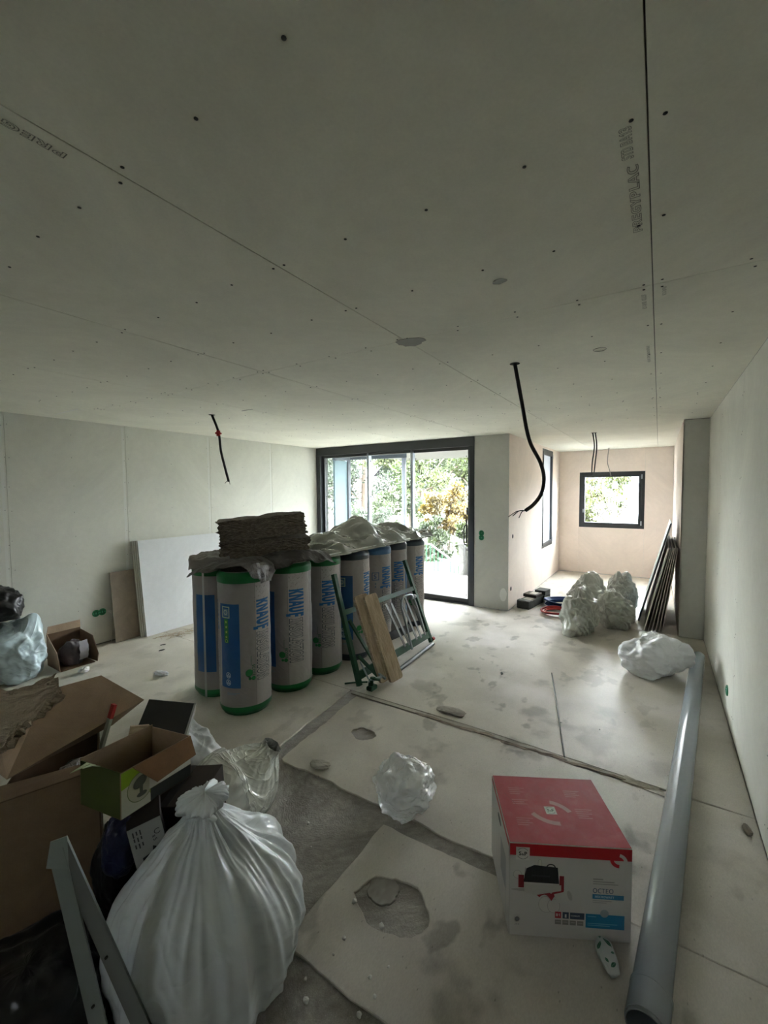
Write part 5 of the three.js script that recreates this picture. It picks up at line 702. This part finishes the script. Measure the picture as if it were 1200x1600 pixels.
// tied white rubbish bag in the foreground
{
  const ax = curve([-1.44, 0.0, -0.985], [-1.44, 0.12, -0.985], [-1.44, 0.28, -0.985], [-1.445, 0.43, -0.98], [-1.455, 0.55, -0.97], [-1.46, 0.63, -0.965], [-1.455, 0.7, -0.965]);
  const pr = profile([[0, 0.001], [0.03, 0.28], [0.12, 0.325], [0.28, 0.33], [0.44, 0.265], [0.58, 0.15], [0.7, 0.072], [0.79, 0.044], [0.84, 0.04], [0.91, 0.07], [0.965, 0.06], [1, 0.004]]);
  const RF = rng(23), faces = Array.from({ length: 11 }, (_, i) => [i / 11 * 6.283 + (RF() - 0.5) * 0.4, 0.82 + 0.18 * RF(), (RF() - 0.5) * 0.9]);
  const g = flipped(bagGeo({ prof: pr, axis: ax, seed: 6.3, amp: 0.034, f: 2.2, folds: 9, foldAmp: 0.046, nu: 260, nv: 180, faces })); const m = mesh('white_bag', g, whiteBag); tag(m, 'large tied white rubbish bag in near left foreground', 'bag');
  const k = new THREE.TorusKnotGeometry(0.03, 0.014, 60, 8, 2, 3); k.scale(1.1, 0.7, 1.1); k.translate(-1.46, 0.61, -0.965); mesh('bag_knot', k, whiteBag, m);
}
// folded galvanised stud
{
  const t = thing('metal_stud', 'galvanised metal stud folded into upside down V in left foreground', 'metal stud'); const top = V(-1.53, 0.765, -0.51);
  const chan = (a, b, face) => { const d = b.clone().sub(a).normalize(), y = face.clone().addScaledVector(d, -face.dot(d)).normalize(), x = y.clone().cross(d).normalize(), L = a.distanceTo(b), w = 0.038, f = 0.03, th = 0.0022; const s = new THREE.Shape([[-w / 2, -f], [-w / 2 + th, -f], [-w / 2 + th, -th], [w / 2 - th, -th], [w / 2 - th, -f], [w / 2, -f], [w / 2, 0], [-w / 2, 0]].map(([p, q]) => new THREE.Vector2(p, q))); const g = new THREE.ExtrudeGeometry(s, { depth: L, bevelEnabled: false, steps: 1 }); g.applyMatrix4(new THREE.Matrix4().makeBasis(x, y, d).setPosition(a)); return g; };
  const f1 = V(0.9, 0.25, 0.4); mesh('stud_leg', chan(top, V(-1.245, 0.004, -0.545), f1), M.galv, t); mesh('stud_leg', chan(top.clone().add(V(-0.01, 0.01, -0.012)), V(-1.19, 0.004, -0.665), f1), M.galvDull, t);
  mesh('fold', slabGeo([top.clone().add(V(0.01, -0.03, 0.03)), top.clone().add(V(0.03, -0.06, -0.02)), top.clone().add(V(0.0, 0.025, -0.03)), top.clone().add(V(-0.01, 0.03, 0.01))], 0.003, f1), M.galv, t);
  for (const [k, leg] of [[0.55, V(-1.245, 0.004, -0.545)], [0.42, V(-1.19, 0.004, -0.665)]]) { const p = top.clone().lerp(leg, k); const g = new THREE.CylinderGeometry(0.005, 0.005, 0.004, 10); g.rotateZ(1.3); g.translate(p.x + 0.003, p.y + 0.001, p.z + 0.001); mesh('screw', g, M.screw, t); }
}
// --- crumbs and scraps on the floor ---
{
  const R = rng(15), proto = [0, 1, 2].map((k) => { const g = flipped(lumpGeo({ rx: 0.012, ry: 0.009, rz: 0.010, seed: 3 + k * 5, amp: 0.3, sharp: 0.3, f: 1.3, n: 18 })); grounded(g, 0, 0.15); return g; });
  [[-1.12, -1.47, 1.1], [-0.96, -1.45, 1.3], [-1.06, -1.32, 0.9], [-1.06, -1.25, 0.5], [-0.85, -1.33, 0.5], [-0.89, -1.26, 0.8], [-0.84, -1.22, 0.7], [-1.1, -1.13, 0.8], [-1.05, -1.08, 1.1], [-0.86, -1.15, 1.0], [-1.62, -1.71, 0.9], [-1.5, -1.6, 0.5], [-1.7, -1.5, 0.5], [-0.35, -3.6, 0.6], [-0.62, -3.55, 0.6], [-1.5, -4.1, 0.8], [-0.2, -4.0, 0.6]].forEach(([x, z, s], i) => { const m = mesh('plaster_crumb', proto[i % 3], M.plaster); const onSlab = z > -2.0 && (x < -1.27 || z > -1.17); m.position.set(x, onSlab ? -TH - 0.001 : (Math.hypot((x + 0.97) / 0.17, (z + 1.555) / 0.13) < 1 ? -TH : 0), z); m.scale.setScalar(s); m.rotation.y = R() * 6; tag(m, ({ 0: 'white plaster crumb at left rim of the big oval floor hole', 1: 'tallest white plaster crumb standing inside the oval floor hole', 13: 'small crumb on far floor at right of thin steel rod, farther one', 14: 'small crumb on far floor beside thin steel rod, left of it', 15: 'lone crumb on bright floor near the leaning trestle', 16: 'lone crumb on far floor near grey drain pipe', 10: 'white crumb on grey concrete strip nearest the black tube end' })[i] ?? 'small white plaster crumb scattered on the bare near floor', 'plaster crumb', 'plaster crumbs on the floor'); });
  lump('plaster_lump', 'crumpled pale lump on corner of chipped floor plate', 'plaster lump', [-1.88, 0, -2.11], { rx: 0.085, ry: 0.03, rz: 0.05, seed: 103, amp: 0.2, sharp: 0.2, f: 1.6, n: 60 }, std(0xc9c3b8, 0.95), 0.3);
  lump('dust_heap', 'low heap of brown dust beside the peeled floor joint', 'dust heap', [-1.43, 0, -3.24], { rx: 0.16, ry: 0.012, rz: 0.07, seed: 106, amp: 0.3, sharp: 0.2, f: 2.2, n: 60 }, std(0xc2bab0, 1, { map: dustMap }), 0.1);
  lump('paper_scrap', 'small torn paper scrap at foot of right wall', 'paper scrap', [0.44, 0, -2.93], { rx: 0.02, ry: 0.012, rz: 0.05, seed: 108, amp: 0.3, sharp: 0.3, f: 1.6, n: 40 }, std(0x8b8478, 0.95), 0.2);
  lump('film_scrap', 'tiny clear film scrap on floor left of the rolls', 'film scrap', [-4.24, 0, -2.36], { rx: 0.1, ry: 0.02, rz: 0.05, seed: 111, amp: 0.3, sharp: 0.3, f: 1.6, n: 50 }, phy(0xe6e8ea, 0.3, { transmission: 0.4, thickness: 0 }), 0.2);
  for (const [x, z, l] of [[-5.04, -2.85, 'dark bark flake on floor in front of plasterboard stack, nearer one'], [-4.88, -2.74, 'dark bark flake on floor in front of plasterboard stack, farther one'], [-1.3, -4.2, 'dark flake on bright floor left of thin steel rod']]) lump('dark_flake', l, 'flake', [x, 0, z], { rx: 0.035, ry: 0.006, rz: 0.015, seed: x * 3, amp: 0.3, sharp: 0.3, f: 1.6, n: 30 }, M.screw, x);
}
renderer.render(scene, camera);
